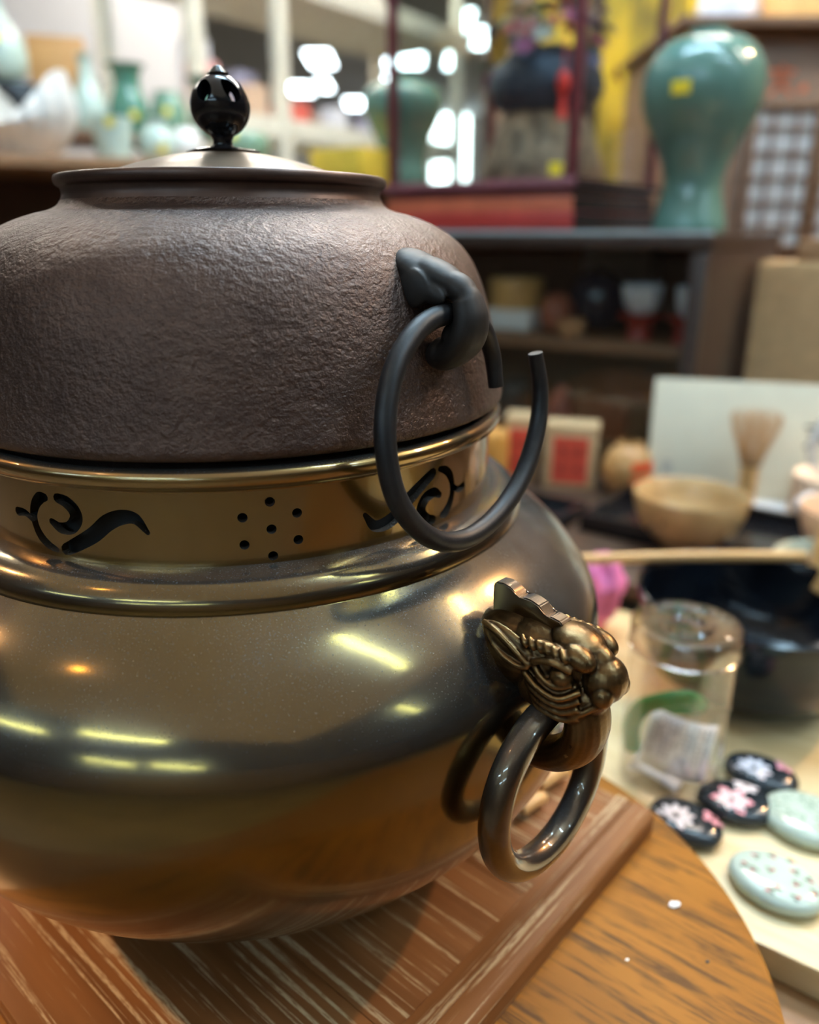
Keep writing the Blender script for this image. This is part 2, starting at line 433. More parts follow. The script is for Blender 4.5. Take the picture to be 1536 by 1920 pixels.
spot_lamp(1.9, 1.0, (.7, .5, .1), 'warm spot lamp on the ceiling over the tea bowls', E_SPOT * 14)

# ================================================================== TABLES
PALE_Z, STAND_Z, BACK_Z = -.052, -.015, -.030
t = thing('shop_table', 'large brown wooden table under the round stand and pale board', 'table', DA * .25 + DB * .065 + Vector((0, 0, FLOOR_Z)), RZ)
box('table_top', (-.02, 0, -.078 - .018 - FLOOR_Z + .006), (1.7, .80, .036), M_BROWN, t, bevel=.004)
for sx in (-1, 1):
    for sy in (-1, 1): box('leg', (sx * .75, sy * .34, (-.09 - FLOOR_Z) / 2), (.06, .06, -.09 - FLOOR_Z), M_BROWN, t)
# pale board: front edge runs through (.282,-.069), parallel to the table
F0 = at_z(1440, 1775, PALE_Z)
t = box('pale_board', (0, 0, 0), (1.05, .345, .020), M_PALEWOOD, None, 0, .0015)
t.location = F0 + DA * (.525 - .30) + DB * .1725 + Vector((0, 0, -.010)); t.rotation_euler = (0, 0, RZ)
tag(t, 'pale pine board with painted plates and a plastic tube on it', 'board')
# round stand
SCx, SCy, SR = .0577, -.0986, .202
t = thing('round_stand', 'round golden oak stand top under the brown board', 'stand', (SCx, SCy, -.072), RZ + R(-2))
prof = [(0, .035), (SR - .004, .035), (SR - .001, .0365), (SR, .040), (SR, .050), (SR - .0015, .0555), (SR - .005, .057), (0, .057)]
lathe('top', prof, M_OAK, t, 128)
for a in (-20, -140, 120):
    a = R(a) - RZ
    lathe('leg', [(0, 0), (.012, 0), (.016, .012), (.017, .036), (0, .036)], M_OAK, t, 20, (.15 * math.cos(a), .15 * math.sin(a), 0))
for i, (x, y, s) in enumerate([(1265, 1698, .0032), (1176, 1800, .0010), (1327, 1804, .0011)]):
    P = at_z(x, y, STAND_Z); bm = bmesh.new(); ellip_bm(bm, (0, 0, s * .25), (s, s * .62, s * .25), u=10, v=6)
    for v in bm.verts: v.co += Vector((random.uniform(-.2, .2) * s, random.uniform(-.2, .2) * s, 0))
    o = finish('paper_crumb', bm, M_PAPER if i != 2 else M_INK, None, 0); o.location = P; o.rotation_euler = (0, 0, .4)
    tag(o, ['white paper scrap on the round oak stand', 'tiny white crumb on the oak stand near the board edge', 'tiny dark speck on the round oak stand'][i], 'scrap')
# square board with breadboard ends (local x = across the ends, local y = grain direction)
E1 = Vector((-.6592, -.7520, 0)); E2 = Vector((-.7520, .6592, 0))
CORNER = Vector((.228, -.023, 0)); BL, BW, BT = .302, .336, .015
ang = math.atan2(E2.y, E2.x)      # local x along the grain
t = thing('wooden_board', 'square brown oak board with pale filled grain under the bronze brazier', 'board', CORNER + Vector((0, 0, -BT)), ang)
# local frame: x = E2 (grain), y = -E1 reversed
sgn = 1 if Matrix.Rotation(ang, 3, 'Z') @ Vector((0, 1, 0)) @ E1 > 0 else -1
CW = .0235
nb = 3
for i in range(nb):
    wd = BL / nb
    box('plank', (BW / 2, sgn * (wd * (i + .5)), BT / 2 - .0008), (BW - 2 * CW, wd - .0003, BT - .0016), M_BOARD, t, bevel=.0003)
M_CLEAT = m_ceruse('cerused_oak_end', 'y')
for k, xc in enumerate((CW / 2, BW - CW / 2)):
    bm = bmesh.new()
    y0, y1 = (0, sgn * BL)
    s = 1 if k == 0 else -1; x0 = 0 if k == 0 else BW
    pr = [(0, 0), (0, BT - .0035), (.0022, BT - .0006), (.0035, BT), (.0125, BT), (.0133, BT - .0013), (.0143, BT - .0013), (.0150, BT), (CW - .0005, BT), (CW, BT - .0008), (CW, 0)]
    prism_bm(bm, [(x0 + s * a, b) for a, b in pr], y0, y1, lambda u, v, d: (u, d, v))
    finish('end_cleat', bm, M_CLEAT, t, 30)

# ================================================================== BRONZE BRAZIER
LPHI = 47
bz = thing('brazier', 'round polished bronze brazier with animal-head lugs carrying the iron kettle', 'brazier')
BODY = [(.0, .003), (.08, .003), (.088, .0), (.098, .004), (.109, .010), (.1225, .0185), (.140, .031), (.157, .0485), (.170, .066), (.179, .086), (.184, .108), (.1857, .126), (.1840, .1415), (.1795, .152), (.1730, .1615), (.1640, .1715), (.1540, .1795), (.1438, .1858), (.1380, .1890)]
pr = [(max(0, p.x), p.y) for p in spline([(a, b, 0) for a, b in BODY], 6)]
lathe('body', pr, M_BRONZE, bz, 160, smooth=50)
lathe('shoulder_bead', [(p.x, p.y) for p in spline([(.1425, .1850, 0), (.1428, .1885, 0), (.1415, .1925, 0), (.1380, .1962, 0), (.1335, .1982, 0), (.1290, .1990, 0), (.1250, .1990, 0)], 5)], M_BRONZE, bz, 128, smooth=60)
lathe('rim', [(p.x, p.y) for p in spline([(.1255, .2278, 0), (.1275, .2287, 0), (.1303, .2303, 0), (.1316, .2330, 0), (.1313, .2356, 0), (.1293, .2374, 0), (.1262, .2376, 0), (.1235, .236, 0), (.1215, .232, 0), (.1215, .226, 0)], 4)], M_BRONZE_NECK, bz, 128, smooth=60)
nk = lathe('neck', [(.1260, .1975), (.1260, .2295), (.1225, .2295), (.1225, .1975), (.1260, .1975)], M_BRONZE_NECK, bz, 240, smooth=30)
RN = .126
TAIL = [(-21.5, .2027), (-18.9, .2056), (-15.2, .2104), (-12.1, .2159), (-9.4, .2184), (-7.0, .218), (-5.1, .2127)]
STEM = [(-23.7, .2019), (-25.5, .2033), (-27.1, .2061), (-28.0, .2101), (-28.2, .2149), (-27.2, .2196), (-25.8, .2224), (-24.7, .2229)]
THORN = [(-32.6, .2144), (-30.4, .2146), (-28.3, .2120)]
CURL = [(-21.7, .2234), (-20.1, .2225), (-18.6, .2197), (-18.3, .2161), (-19.7, .2123), (-22.0, .2114), (-23.8, .2134)]
WID = [[.0036, .0042, .0046, .0048, .0044, .0034, .0014], [.0018, .0028, .0032, .0028, .0030, .0034, .0036, .0026], [.0028, .0022, .0018], [.0030, .0038, .0042, .0042, .0040, .0034, .0022]]
cb = bmesh.new()
def onneck(s, z, r):
    a = s / RN; return (r * math.sin(a), -r * math.cos(a), z)
for flip in (0, 1):
    for ctr, wd in zip((TAIL, STEM, THORN, CURL), WID):
        P = [((R(a) if not flip else R(27.6) - R(a)) * RN, z if not flip else .4255 - z) for a, z in ctr]
        prism_bm(cb, stroke_poly(P, [q * 1.36 for q in wd]), .117, .133, onneck)
for da, dz in ((0, 0), (0, .0108), (0, -.0108), (-4.7, .0054), (4.5, .0054), (-4.7, -.0054), (4.5, -.0054)):
    c = (R(15.6 + da) * RN, .2126 + dz)
    prism_bm(cb, [(c[0] + .0019 * math.cos(q * PI / 8), c[1] + .0019 * math.sin(q * PI / 8)) for q in range(16)], .117, .133, onneck)
bmesh.ops.recalc_face_normals(cb, faces=cb.faces[:])
booled(nk, cb)
# inner fire pot seen dark behind the openwork
lathe('fire_pot', [(0, .10), (.09, .10), (.105, .15), (.1195, .190), (.1195, .222), (.117, .222), (.116, .190), (.10, .15), (.085, .105), (0, .105)], plain('black_soot', (.008, .008, .008), .9), bz, 64)

def lug_frame(name, phi, parent):
    o = bpy.data.objects.new(name, None); COL.objects.link(o); o.parent = parent; return o
def mirror_y(f):
    for s in (-1, 1): f(s)
def lion_mesh():
    bm = bmesh.new()
    E = lambda c, r, rot=None: ellip_bm(bm, c, r, rot)
    ry = lambda d: Matrix.Rotation(R(d), 4, 'Y'); rz_ = lambda d: Matrix.Rotation(R(d), 4, 'Z')
    E((.176, 0, .1625), (.022, .0125, .0165))
    E((.190, 0, .1650), (.021, .0125, .0135), ry(14))
    E((.203, 0, .1752), (.0105, .0095, .0052), ry(12))         # forehead
    E((.2105, 0, .1690), (.0080, .0058, .0072))                 # bridge
    E((.2150, 0, .1635), (.0082, .0088, .0092))                 # muzzle
    E((.2095, 0, .1550), (.0085, .0092, .0070))                 # upper lip
    for s in (-1, 1):
        E((.2080, s * .0080, .1728), (.0070, .0048, .0044), ry(20))      # brow knob
        E((.1985, s * .0112, .1738), (.0085, .0030, .0026), ry(6))      # brow ridge
        E((.1965, s * .0085, .1555), (.0140, .0058, .0085), ry(-20))   # cheek
        E((.2175, s * .0060, .1600), (.0042, .0040, .0046))             # nostril wing
        E((.2034, s * .0116, .1648), (.0046, .0036, .0041))             # eye
        E((.1795, s * .0122, .1700), (.0130, .0024, .0062), ry(20))   # ear blade
        tb = lambda pts, r: tube_bm(bm, spline([(x, s * y, z) for x, y, z in pts], 5), r, seg=10)
        tb([(.1680, .0128, .1755), (.1760, .0148, .1748), (.1850, .0150, .1700), (.1910, .0140, .1655)], .0012)   # ear rim
        tb([(.1690, .0125, .1735), (.1770, .0146, .1670), (.1860, .0148, .1640), (.1910, .0140, .1650)], .0012)
        tb([(.1920, .0132, .1672), (.1965, .0146, .1700), (.2025, .0148, .1712), (.2080, .0125, .1690)], .0014)   # upper lid
        tb([(.1920, .0132, .1668), (.1970, .0142, .1630), (.2030, .0142, .1615), (.2082, .0118, .1635)], .0012)   # lower lid
        for k in range(4):                                           # wrinkle folds round the cheek
            o = k * .0033
            tb([(.1870 + o * .6, .0128, .1625 - o), (.1950, .0148 - o * .25, .1588 - o), (.2040, .0142 - o * .3, .1570 - o * 1.0), (.2108, .0100, .1608 - o * 1.1)], .00135)
        for k in range(6):                                           # hair of the brow
            x = .1890 + k * .0034
            tb([(x, .0128, .1722), (x - .0012, .0134, .1742), (x - .0034, .0118, .1762)], [.0011] * 6 + [.0010] * 4 + [.0005])
        tb([(.2165, .0070, .1560), (.2090, .0102, .1502), (.2030, .0104, .1515)], .0014)          # mouth corner
    # curled chin that hooks back to the body and carries the ring
    pts = spline([(.2035, 0, .1545), (.2082, 0, .1485), (.2093, 0, .1400), (.2062, 0, .1310), (.1990, 0, .1240), (.1905, 0, .1200), (.1830, 0, .1185)], 6)
    n = len(pts); rad = [.0074 + .0008 * math.sin(PI * i / n) - .0036 * max(0, i / n - .35) for i in range(n)]
    tube_bm(bm, pts, rad, seg=20, flat=1.35, flat_dir=(0, 1, 0))
    return bm
lug = remeshed('lion_head_lug', lion_mesh(), M_LION, bz, .00055, 2)
lug.rotation_euler = (0, 0, R(LPHI - 90)); tag(lug, 'cast beast-head lug with wrinkled face')
bm = bmesh.new()   # crest plate with three scallops
sc_ = [(.1655, .1700), (.1650, .1868), (.1663, .1885), (.1700, .1890), (.1735, .1882), (.1760, .1862), (.1775, .1848), (.1800, .1860), (.1830, .1860), (.1868, .1848), (.1888, .1826), (.1903, .1812), (.1925, .1822), (.1962, .1815), (.1976, .1802), (.1990, .1700)]
prism_bm(bm, sc_, -.0033, .0033, lambda u, v, d: (u, d, v))
bmesh.ops.bevel(bm, geom=bm.edges[:], offset=.0005, segments=2, affect='EDGES')
finish('crest', bm, M_BRONZE_DARK, lug, 30)
bm = bmesh.new()
RC, RRr = Vector((.1945, -.0015, .1080)), .0352
tube_bm(bm, [(RC.x, RC.y + RRr * math.sin(2 * PI * i / 72), RC.z + RRr * math.cos(2 * PI * i / 72)) for i in range(72)], .0062, seg=24, closed=True, flat_dir=(1, 0, 0))
rg = finish('ring_handle', bm, M_BRONZE_DARK, lug, 60)
l2 = copy_tree(lug, bz); l2.rotation_euler = (0, 0, R(LPHI + 90))

# ================================================================== IRON KETTLE
kt = thing('kettle', 'dark brown cast iron tea kettle with rough skin sitting in the bronze brazier', 'kettle')
KB = [(0, .190), (.07, .192), (.100, .200), (.114, .215), (.1165, .232), (.1200, .2392), (.1262, .2400), (.1303, .2412), (.1316, .2440), (.1308, .2490), (.1287, .2600), (.1268, .2700), (.1247, .2800), (.1222, .2890), (.1190, .2978), (.1145, .3060), (.1085, .3130), (.1010, .3183), (.0930, .3222), (.0850, .3249), (.0785, .3265), (.0748, .3282), (.0728, .3305)]
lathe('body', [(max(0, p.x), p.y) for p in spline([(a, b, 0) for a, b in KB], 6)], M_IRON, kt, 160, smooth=60)
lathe('mouth_rim', [(p.x, p.y) for p in spline([(.0728, .3300, 0), (.0718, .3330, 0), (.0722, .3355, 0), (.0738, .3366, 0), (.0746, .3382, 0), (.0743, .3402, 0), (.0730, .3410, 0), (.0705, .3408, 0), (.0690, .3390, 0), (.0688, .334, 0)], 4)], m_iron('cast_iron_rim', False), kt, 128, smooth=60)
def klug_mesh():
    bm = bmesh.new(); ry = lambda d: Matrix.Rotation(R(d), 4, 'Y')
    ellip_bm(bm, (.118, 0, .3035), (.0135, .0115, .0058), ry(30))
    ellip_bm(bm, (.127, 0, .3025), (.0130, .0085, .0046), ry(24))
    ellip_bm(bm, (.1365, 0, .2975), (.0080, .0068, .0052), ry(35))
    ellip_bm(bm, (.1410, 0, .2925), (.0048, .0062, .0062))
    for s in (-1, 1):
        ellip_bm(bm, (.121, s * .0095, .2975), (.0085, .0028, .0075), ry(20))
        ellip_bm(bm, (.126, s * .0075, .2965), (.0100, .0028, .0042), ry(20))
    p = spline([(.1405, 0, .2935), (.1422, 0, .2865), (.1408, 0, .2800), (.1365, 0, .2752), (.1310, 0, .2722), (.1255, 0, .2715)], 6)
    tube_bm(bm, p, [.0052 + .0014 * math.sin(PI * i / len(p)) for i in range(len(p))], seg=18, flat=1.4, flat_dir=(0, 1, 0))
    ellip_bm(bm, (.1300, 0, .2725), (.0060, .0088, .0068))
    ellip_bm(bm, (.1360, 0, .2790), (.0050, .0085, .0070))
    return bm
kl = remeshed('ring_lug', klug_mesh(), M_LUGIRON, kt, .0007, 3)
kl.rotation_euler = (0, 0, R(50 - 90)); tag(kl, 'beak-shaped iron lug')
kl2 = copy_tree(kl, kt); kl2.rotation_euler = (0, 0, R(50 + 90))
KR = [(0.1222, -0.0654, 0.2559), (0.1198, -0.0658, 0.2705), (0.114, -0.0725, 0.2825), (0.1029, -0.0859, 0.288), (0.0909, -0.1008, 0.2856), (0.0822, -0.1139, 0.2758), (0.0779, -0.1226, 0.2627), (0.0771, -0.1279, 0.2467), (0.0806, -0.1288, 0.2282), (0.089, -0.1229, 0.2132), (0.0995, -0.1129, 0.2041), (0.112, -0.0994, 0.202), (0.1255, -0.0824, 0.208), (0.1359, -0.0682, 0.2203), (0.1419, -0.0582, 0.2369), (0.1428, -0.0543, 0.2527), (0.1397, -0.0552, 0.2685)]
pts = spline(KR, 8); n = len(pts)
kr = tube('open_ring', pts, [.0031 + .0010 * min(1, 6 * min(i / n + .02, 1 - i / n)) for i in range(n)], M_FORGED, kt, seg=20)
tag(kr, 'open black iron carrying ring')
kr2 = kr.copy(); COL.objects.link(kr2); kr2.rotation_euler = (0, 0, PI)
# lid
M_LID = m_bronze('lid_bronze', (.105, .064, .036), (.145, .092, .054), .34, 0, coat=.1)
ld = lathe('lid', [(p.x, p.y) for p in spline([(.0, .0, 0), (.06, .001, 0), (.0672, .002, 0), (.0676, .0035, 0), (.064, .0048, 0), (.052, .0082, 0), (.040, .0118, 0), (.028, .0148, 0), (.018, .0165, 0), (.0, .0172, 0)], 4)], M_LID, kt, 96, (0, 0, .3345)); tag(ld, 'shallow bronze lid with a black pierced ball knob')
lathe('knob_plate', [(0, .0165), (.0155, .0168), (.0162, .0178), (.0135, .0188), (.0085, .0190), (0, .0190)], M_GLOSSBLACK, ld, 40,
      rfun=lambda r, z, a: (r * (1 + .07 * math.cos(6 * a) * (r > .012)), z))
kn = lathe('knob', [(0, .0170), (.0075, .0172), (.0070, .0190), (.0046, .0205), (.0043, .0225), (.0052, .0245), (.0040, .0250)], M_GLOSSBLACK, ld, 32)
KC, KRr = .0366, .0134
bm = bmesh.new()
N = 40
out = [(KRr * math.sin(PI * i / N), KC - KRr * .98 * math.cos(PI * i / N)) for i in range(N + 1)]
inn = [(KRr * .88 * math.sin(PI * i / N), KC - KRr * .86 * math.cos(PI * i / N)) for i in range(N + 1)]
for P in (out, inn[::-1]):
    Q = [(0 if (i in (0, N)) else r, z) for i, (r, z) in enumerate(P)]
    lathe_bm(bm, Q, 64)
ball = finish('pierced_ball', bm, M_GLOSSBLACK, None, 40)
cb = bmesh.new()
for k in range(6):
    a = 2 * PI * k / 6 + R(-113)
    M = Matrix.Translation((0, 0, KC)) @ Matrix.Rotation(a, 4, 'Z') @ Matrix.Rotation(R(-26), 4, 'Y') @ Matrix.Rotation(R(25), 4, 'X')
    poly = [(.0036 * math.cos(q * PI / 10) * (1 - .22 * math.sin(q * PI / 10)), .0056 * math.sin(q * PI / 10)) for q in range(20)]
    prism_bm(cb, poly, .006, .02, lambda u, v, d: M @ Vector((d, u, v)))
booled(ball, cb); ball.parent = ld
lathe('finial', [(0, .0478), (.0042, .0488), (.0046, .0500), (.0036, .0510), (.0030, .0514), (.0022, .0524), (.0010, .0530), (0, .0532)], M_GLOSSBLACK, ld, 24, rfun=lambda r, z, a: (r * (1 + .06 * math.cos(8 * a)), z))

# ================================================================== THINGS ON THE PALE BOARD
def pxlathe(name, xc, Y, rows, mat, label, cat, group=None, seg=40, rfun=None, parent=None, inner=True, zbase=None):
    """vessel of revolution: rows = (half width px, y px) from foot to lip, measured at distance Y; stands on its foot"""
    yb = rows[0][1]; P = at_y(xc, yb, Y); k = mpp(P); pr = []
    for hw, y in rows:
        q = at_y(xc, y, Y); pr.append((max(hw * mpp(q), .001), q.z - P.z))
    sm = [(max(.0005, p.x), p.y) for p in spline([(a, b, 0) for a, b in pr], 4)]
    full = [(0, 0)] + sm
    if inner:
        th = min(.005, sm[-1][0] * .15)
        back = [(max(.0005, a - th), b) for a, b in sm[::-1] if b > .008]
        full += [(a, b + (.0008 if i == 0 else 0)) for i, (a, b) in enumerate(back)] + [(0, .008)]
    else: full += [(0, sm[-1][1])]
    o = lathe(name, full, mat, parent, seg, (P.x, P.y, P.z if zbase is None else zbase), 50, rfun)
    if parent is None: tag(o, label, cat, group)
    return o
def glyph(name, strokes, size, mat, parent, M):
    """flat brush strokes in a unit square, laid on a surface by matrix M (local x, y -> surface, z -> out)"""
    bm = bmesh.new()
    for st in strokes:
        wd = st[-1] if isinstance(st[-1], (int, float)) else .10
        pts = [p for p in st if not isinstance(p, (int, float))]
        prism_bm(bm, [(a * size, b * size) for a, b in stroke_poly(pts, [wd, wd * .9], 3)], 0, .0004, lambda u, v, d: M @ Vector((u, v, d)))
    return finish(name, bm, mat, parent, 0)
KANJI = [[(-.4, .42), (.4, .42)], [(0, .5), (0, .05)], [(-.42, .1), (.42, .1)], [(-.3, -.1), (-.3, -.48)], [(.3, -.1), (.3, -.48)], [(-.3, -.12), (.3, -.12)], [(-.3, -.46), (.3, -.46)]]
KANJI2 = [[(0, .5), (-.05, .38)], [(-.42, .32), (.42, .32)], [(-.3, .1), (.3, .1)], [(0, .3), (0, -.45)], [(-.05, 0), (-.4, -.42)], [(.05, 0), (.42, -.42)]]

# oval painted pieces
def oval_piece(px_, py_, mat, ax, ay, h, rz, label, group, kind):
    P = at_z(px_, py_, PALE_Z)
    t = thing('painted_compact', label, 'dish', P, rz, group)
    pr = [(0, 0), (.80, 0), (.95, .18), (1, .40), (.985, .62), (.90, .86), (.70, .97), (.4, 1.0), (0, 1.02)]
    bm = bmesh.new(); lathe_bm(bm, [(r, z * h) for r, z in pr], 48)
    for v in bm.verts: v.co.x *= ax; v.co.y *= ay
    finish('body', bm, mat, t, 50)
    def zt(x, y):
        r = math.hypot(x / ax, y / ay); tab = [(0, 1.02), (.4, 1.0), (.7, .97), (.9, .86), (1, .5)]
        for (r0, z0), (r1, z1) in zip(tab[:-1], tab[1:]):
            if r <= r1: return (z0 + (z1 - z0) * (r - r0) / (r1 - r0)) * h
        return .5 * h
    def petals(name, cx, cy, n, L, wd, mt, ph=0):
        bm = bmesh.new()
        for k in range(n):
            a = ph + 2 * PI * k / n
            loop = []
            for (u, v) in [(0.12, 0), (.4, .5), (.75, .55), (1, .1), (.75, -.5), (.4, -.45)]:
                x = cx + L * u * math.cos(a) - wd * v * math.sin(a); y = cy + L * u * math.sin(a) + wd * v * math.cos(a)
                loop.append(bm.verts.new((x, y, zt(x, y) + .00035)))
            bm.faces.new(loop)
        return finish(name, bm, mt, t, 0)
    MW = plain('petal_white', (.78, .74, .80), .5); MP = plain('petal_pink', (.80, .34, .42), .5); MG = plain('leaf_ink_green', (.05, .09, .04), .5)
    if kind == 'blossom':
        petals('white_blossom', -.004, -.006, 9, .0125, .0042, MW); petals('pink_blossom', .013, .011, 5, .0075, .0045, MP, .4)
    elif kind == 'blossom_pink':
        petals('pink_blossom', -.003, -.006, 6, .0140, .0060, MP); petals('white_blossom', -.003, -.006, 6, .0105, .0050, MW, .2); petals('small_blossom', .006, .0125, 7, .0090, .0035, MW, .1)
    elif kind == 'sprigs':
        pts = [(-.016, .006), (-.012, -.007), (-.006, .012), (-.003, .001), (.003, -.010), (.006, .008), (.011, -.002), (.017, .007), (.015, -.010), (-.018, -.004), (.0, -.016), (.021, -.001), (.004, .0165)]
        bmr = bmesh.new(); bmg = bmesh.new()
        for i, (x, y) in enumerate(pts):
            for b_, dx, dy, s in ((bmr, 0, 0, .0016), (bmg, .0022, .0012, .0012), (bmg, .0024, -.0016, .0011)):
                a = i * 1.3; xx = x + dx * math.cos(a) - dy * math.sin(a); yy = y + dx * math.sin(a) + dy * math.cos(a)
                vs = [b_.verts.new((xx + s * math.cos(q * PI / 3) * (1.3 if b_ is bmg else 1), yy + s * .7 * math.sin(q * PI / 3), zt(xx, yy) + .0003)) for q in range(6)]
                b_.faces.new(vs)
        finish('red_buds', bmr, plain('bud_red', (.40, .07, .07), .5), t, 0); finish('green_leaves', bmg, MG, t, 0)
    else:
        bmg = bmesh.new(); rnd = random.Random(3)
        for i in range(90):
            a = rnd.uniform(0, 2 * PI); r = math.sqrt(rnd.random()) * .86; x, y = ax * r * math.cos(a), ay * r * math.sin(a); b2 = rnd.uniform(0, 6)
            L = .0020
            vs = [bmg.verts.new((x + dx * L * math.cos(b2) - dy * .0007 * math.sin(b2), y + dx * L * math.sin(b2) + dy * .0007 * math.cos(b2), zt(x, y) + .0003)) for dx, dy in ((-1, 0), (0, 1), (1, 0), (0, -1))]
            bmg.faces.new(vs)
        finish('leaf_pattern', bmg, plain('leaf_soft_green', (.17, .27, .19), .5), t, 0)
        petals('red_flower', .012, -.012, 5, .006, .003, plain('bud_red', (.40, .07, .07), .5))
    return t
M_BLKPIECE = plain('black_glaze', (.018, .024, .030), .10, var=.2)
M_MINT = plain('mint_glaze', (.47, .58, .51), .10, var=.05)
oval_piece(1283, 1555, M_BLKPIECE, .0245, .0185, .012, R(-48), 'black oval piece with a white blossom nearest the plastic tube', 'black painted oval pieces', 'blossom')
oval_piece(1377, 1518, M_BLKPIECE, .0250, .0205, .012, R(-20), 'black oval piece with pink and white blossoms, middle of three', 'black painted oval pieces', 'blossom_pink')
oval_piece(1424, 1465, M_BLKPIECE, .0255, .0185, .013, R(-38), 'black oval piece with pale blossom, farthest of three', 'black painted oval pieces', 'blossom')
oval_piece(1512, 1550, M_MINT, .0290, .0250, .012, R(-30), 'pale green oval piece covered in fine leaves at the right edge', None, 'leaves')
oval_piece(1452, 1668, M_MINT, .0272, .0215, .012, R(-42), 'pale mint oval piece dotted with small red rosebuds', None, 'sprigs')

# clear plastic tube with lid, green tie and paper slip
P = at_z(1252, 1452, PALE_Z); tb = thing('plastic_tube', 'clear plastic tube with a green tie and printed slip inside', 'container', P, R(-20))
TR, TH = .0352, .122
lathe('wall', [(TR * .93, .001), (TR * .97, .003), (TR * .985, .02), (TR, TH - .012)], M_CLEAR, tb, 48)
lathe('floor_disc', [(0, .002), (TR * .92, .002), (TR * .95, .006)], M_CLEAR, tb, 48)
MC2 = glass_mat('clear_lid_plastic', (.88, .80, .74), .28, .12)
lathe('lid', [(TR + .001, TH - .016), (TR + .0015, TH - .002), (TR, TH), (TR - .004, TH + .0005), (TR - .006, TH - .002), (.018, TH - .002), (.016, TH + .001), (.012, TH + .001), (.010, TH - .002), (0, TH - .002)], MC2, tb, 48)
lathe('lid_bead', [(p.x, p.y) for p in [Vector((TR + .001 + .001 * math.cos(a * PI / 4), TH - .017 + .001 * math.sin(a * PI / 4))) for a in range(9)]], MC2, tb, 48)
bm = bmesh.new(); tube_bm(bm, spline([(-.026, -.004, .018), (-.028, -.008, .040), (-.022, -.014, .060), (-.008, -.018, .071), (.006, -.014, .073), (.014, -.004, .064), (.008, .010, .052), (-.010, .014, .046)], 6), .0062, seg=12, flat=.6, flat_dir=(0, 1, 0)); finish('green_tie', bm, M_GREENPL, tb)
def slip(name, c, s, bend, mat, par, tilt):
    bm = bmesh.new(); g = []
    for i in range(9):
        u = i / 8 - .5
        g.append([bm.verts.new(tilt @ Vector((u * s[0], bend * (u * u * 4 - .5), (j / 4 - .5) * s[1])) + Vector(c)) for j in range(5)])
    for i in range(8):
        for j in range(4): bm.faces.new((g[i][j], g[i + 1][j], g[i + 1][j + 1], g[i][j + 1]))
    o = finish(name, bm, mat, par, 60); md = o.modifiers.new('t', 'SOLIDIFY'); md.thickness = .0004; return o
sl = slip('printed_slip', (.004, -.016, .036), (.044, .042), .010, M_PAPER, tb, Matrix.Rotation(R(-14), 3, 'X') @ Matrix.Rotation(R(8), 3, 'Y'))
bm = bmesh.new(); T0 = Matrix.Rotation(R(-14), 3, 'X') @ Matrix.Rotation(R(8), 3, 'Y')
for k in range(11):
    u = -.42 + k * .084; L = .8 - .25 * (k % 3 == 1)
    for j in range(8):
        if (j * 7 + k * 5) % 6 == 0: continue
        z0 = (.42 - j * .105 * L)
        vs = [bm.verts.new(T0 @ Vector(((u + du) * .044, .010 * ((u + du) ** 2 * 4 - .5) - .0008, (z0 + dz) * .042)) + Vector((.004, -.016, .036))) for du, dz in ((0, 0), (.035, 0), (.035, -.06), (0, -.06))]
        bm.faces.new(vs)
finish('fine_print', bm, plain('pale_grey_ink', (.50, .50, .52), .7), sl, 0)
slip('white_sachet', (-.006, -.008, .012), (.036, .026), .004, plain('sachet_white', (.82, .83, .85), .3), tb, Matrix.Rotation(R(-70), 3, 'X') @ Matrix.Rotation(R(20), 3, 'Y'))
# dark mixing bowl with a pinched spout
def mort(r, z, a):
    d = math.cos(a - R(58)); f = max(0, d) ** 10 * max(0, (z - .03) / .06)
    return r * (1 - .16 * f + .0 * z), z + .0
mp_ = [(0, 0), (.052, 0), (.056, .003), (.060, .006), (.074, .016), (.082, .028), (.0835, .036), (.0860, .039), (.0865, .046), (.0885, .049), (.0895, .056), (.0915, .059), (.0925, .072), (.0945, .076), (.0960, .084), (.0965, .0875), (.0945, .089), (.0915, .087), (.0895, .074), (.085, .045), (.074, .022), (.05, .012), (0, .010)]
t = thing('mixing_bowl', 'glossy dark blue-black ceramic bowl with a pinched lip behind the plastic tube', 'bowl', (.374, .198, PALE_Z), 0)
lathe('bowl', mp_, plain('blue_black_glaze', (.004, .006, .010), .14, var=.4, scale=12, Specular_IOR_Level=.3), t, 96, None, 50, mort)
# pink cloth
bm = bmesh.new(); ellip_bm(bm, (0, 0, .038), (.030, .022, .040), None, 32, 20)
for v in bm.verts:
    f = noise.noise(v.co * 60) * .006; a = math.atan2(v.co.y, v.co.x); v.co += Vector((math.cos(a), math.sin(a), 0)) * (f + .003 * math.sin(7 * a) * (v.co.z > .03)); v.co.z = max(.0, v.co.z * (1 + .15 * v.co.x / .03))
o = finish('pink_cloth', bm, M_PINK, None, 60); o.location = (.262, .300, PALE_Z); tag(o, 'bundled bright pink cloth beside the bronze brazier', 'cloth')
for i, (x, y, s) in enumerate([(1034, 1470, .010), (998, 1518, .008)]):
    P = at_z(x, y, 0); bm = bmesh.new()
    tube_bm(bm, spline([(-s * 1.2, 0, s * .5), (-s * .5, 0, s * .62), (s * .5, 0, s * .62), (s * 1.2, 0, s * .5)], 4), [s * .40] + [s * .5] * 11 + [s * .40], seg=12)
    o = finish('wooden_rest', bm, M_BAMBOO, None, 60); o.location = P; o.rotation_euler = (0, 0, R(40))
    tag(o, ['small wooden chopstick rest on the board seen above the bronze ring', 'smaller wooden chopstick rest on the board seen through the bronze ring'][i], 'chopstick rest', 'wooden rests on the brown board')

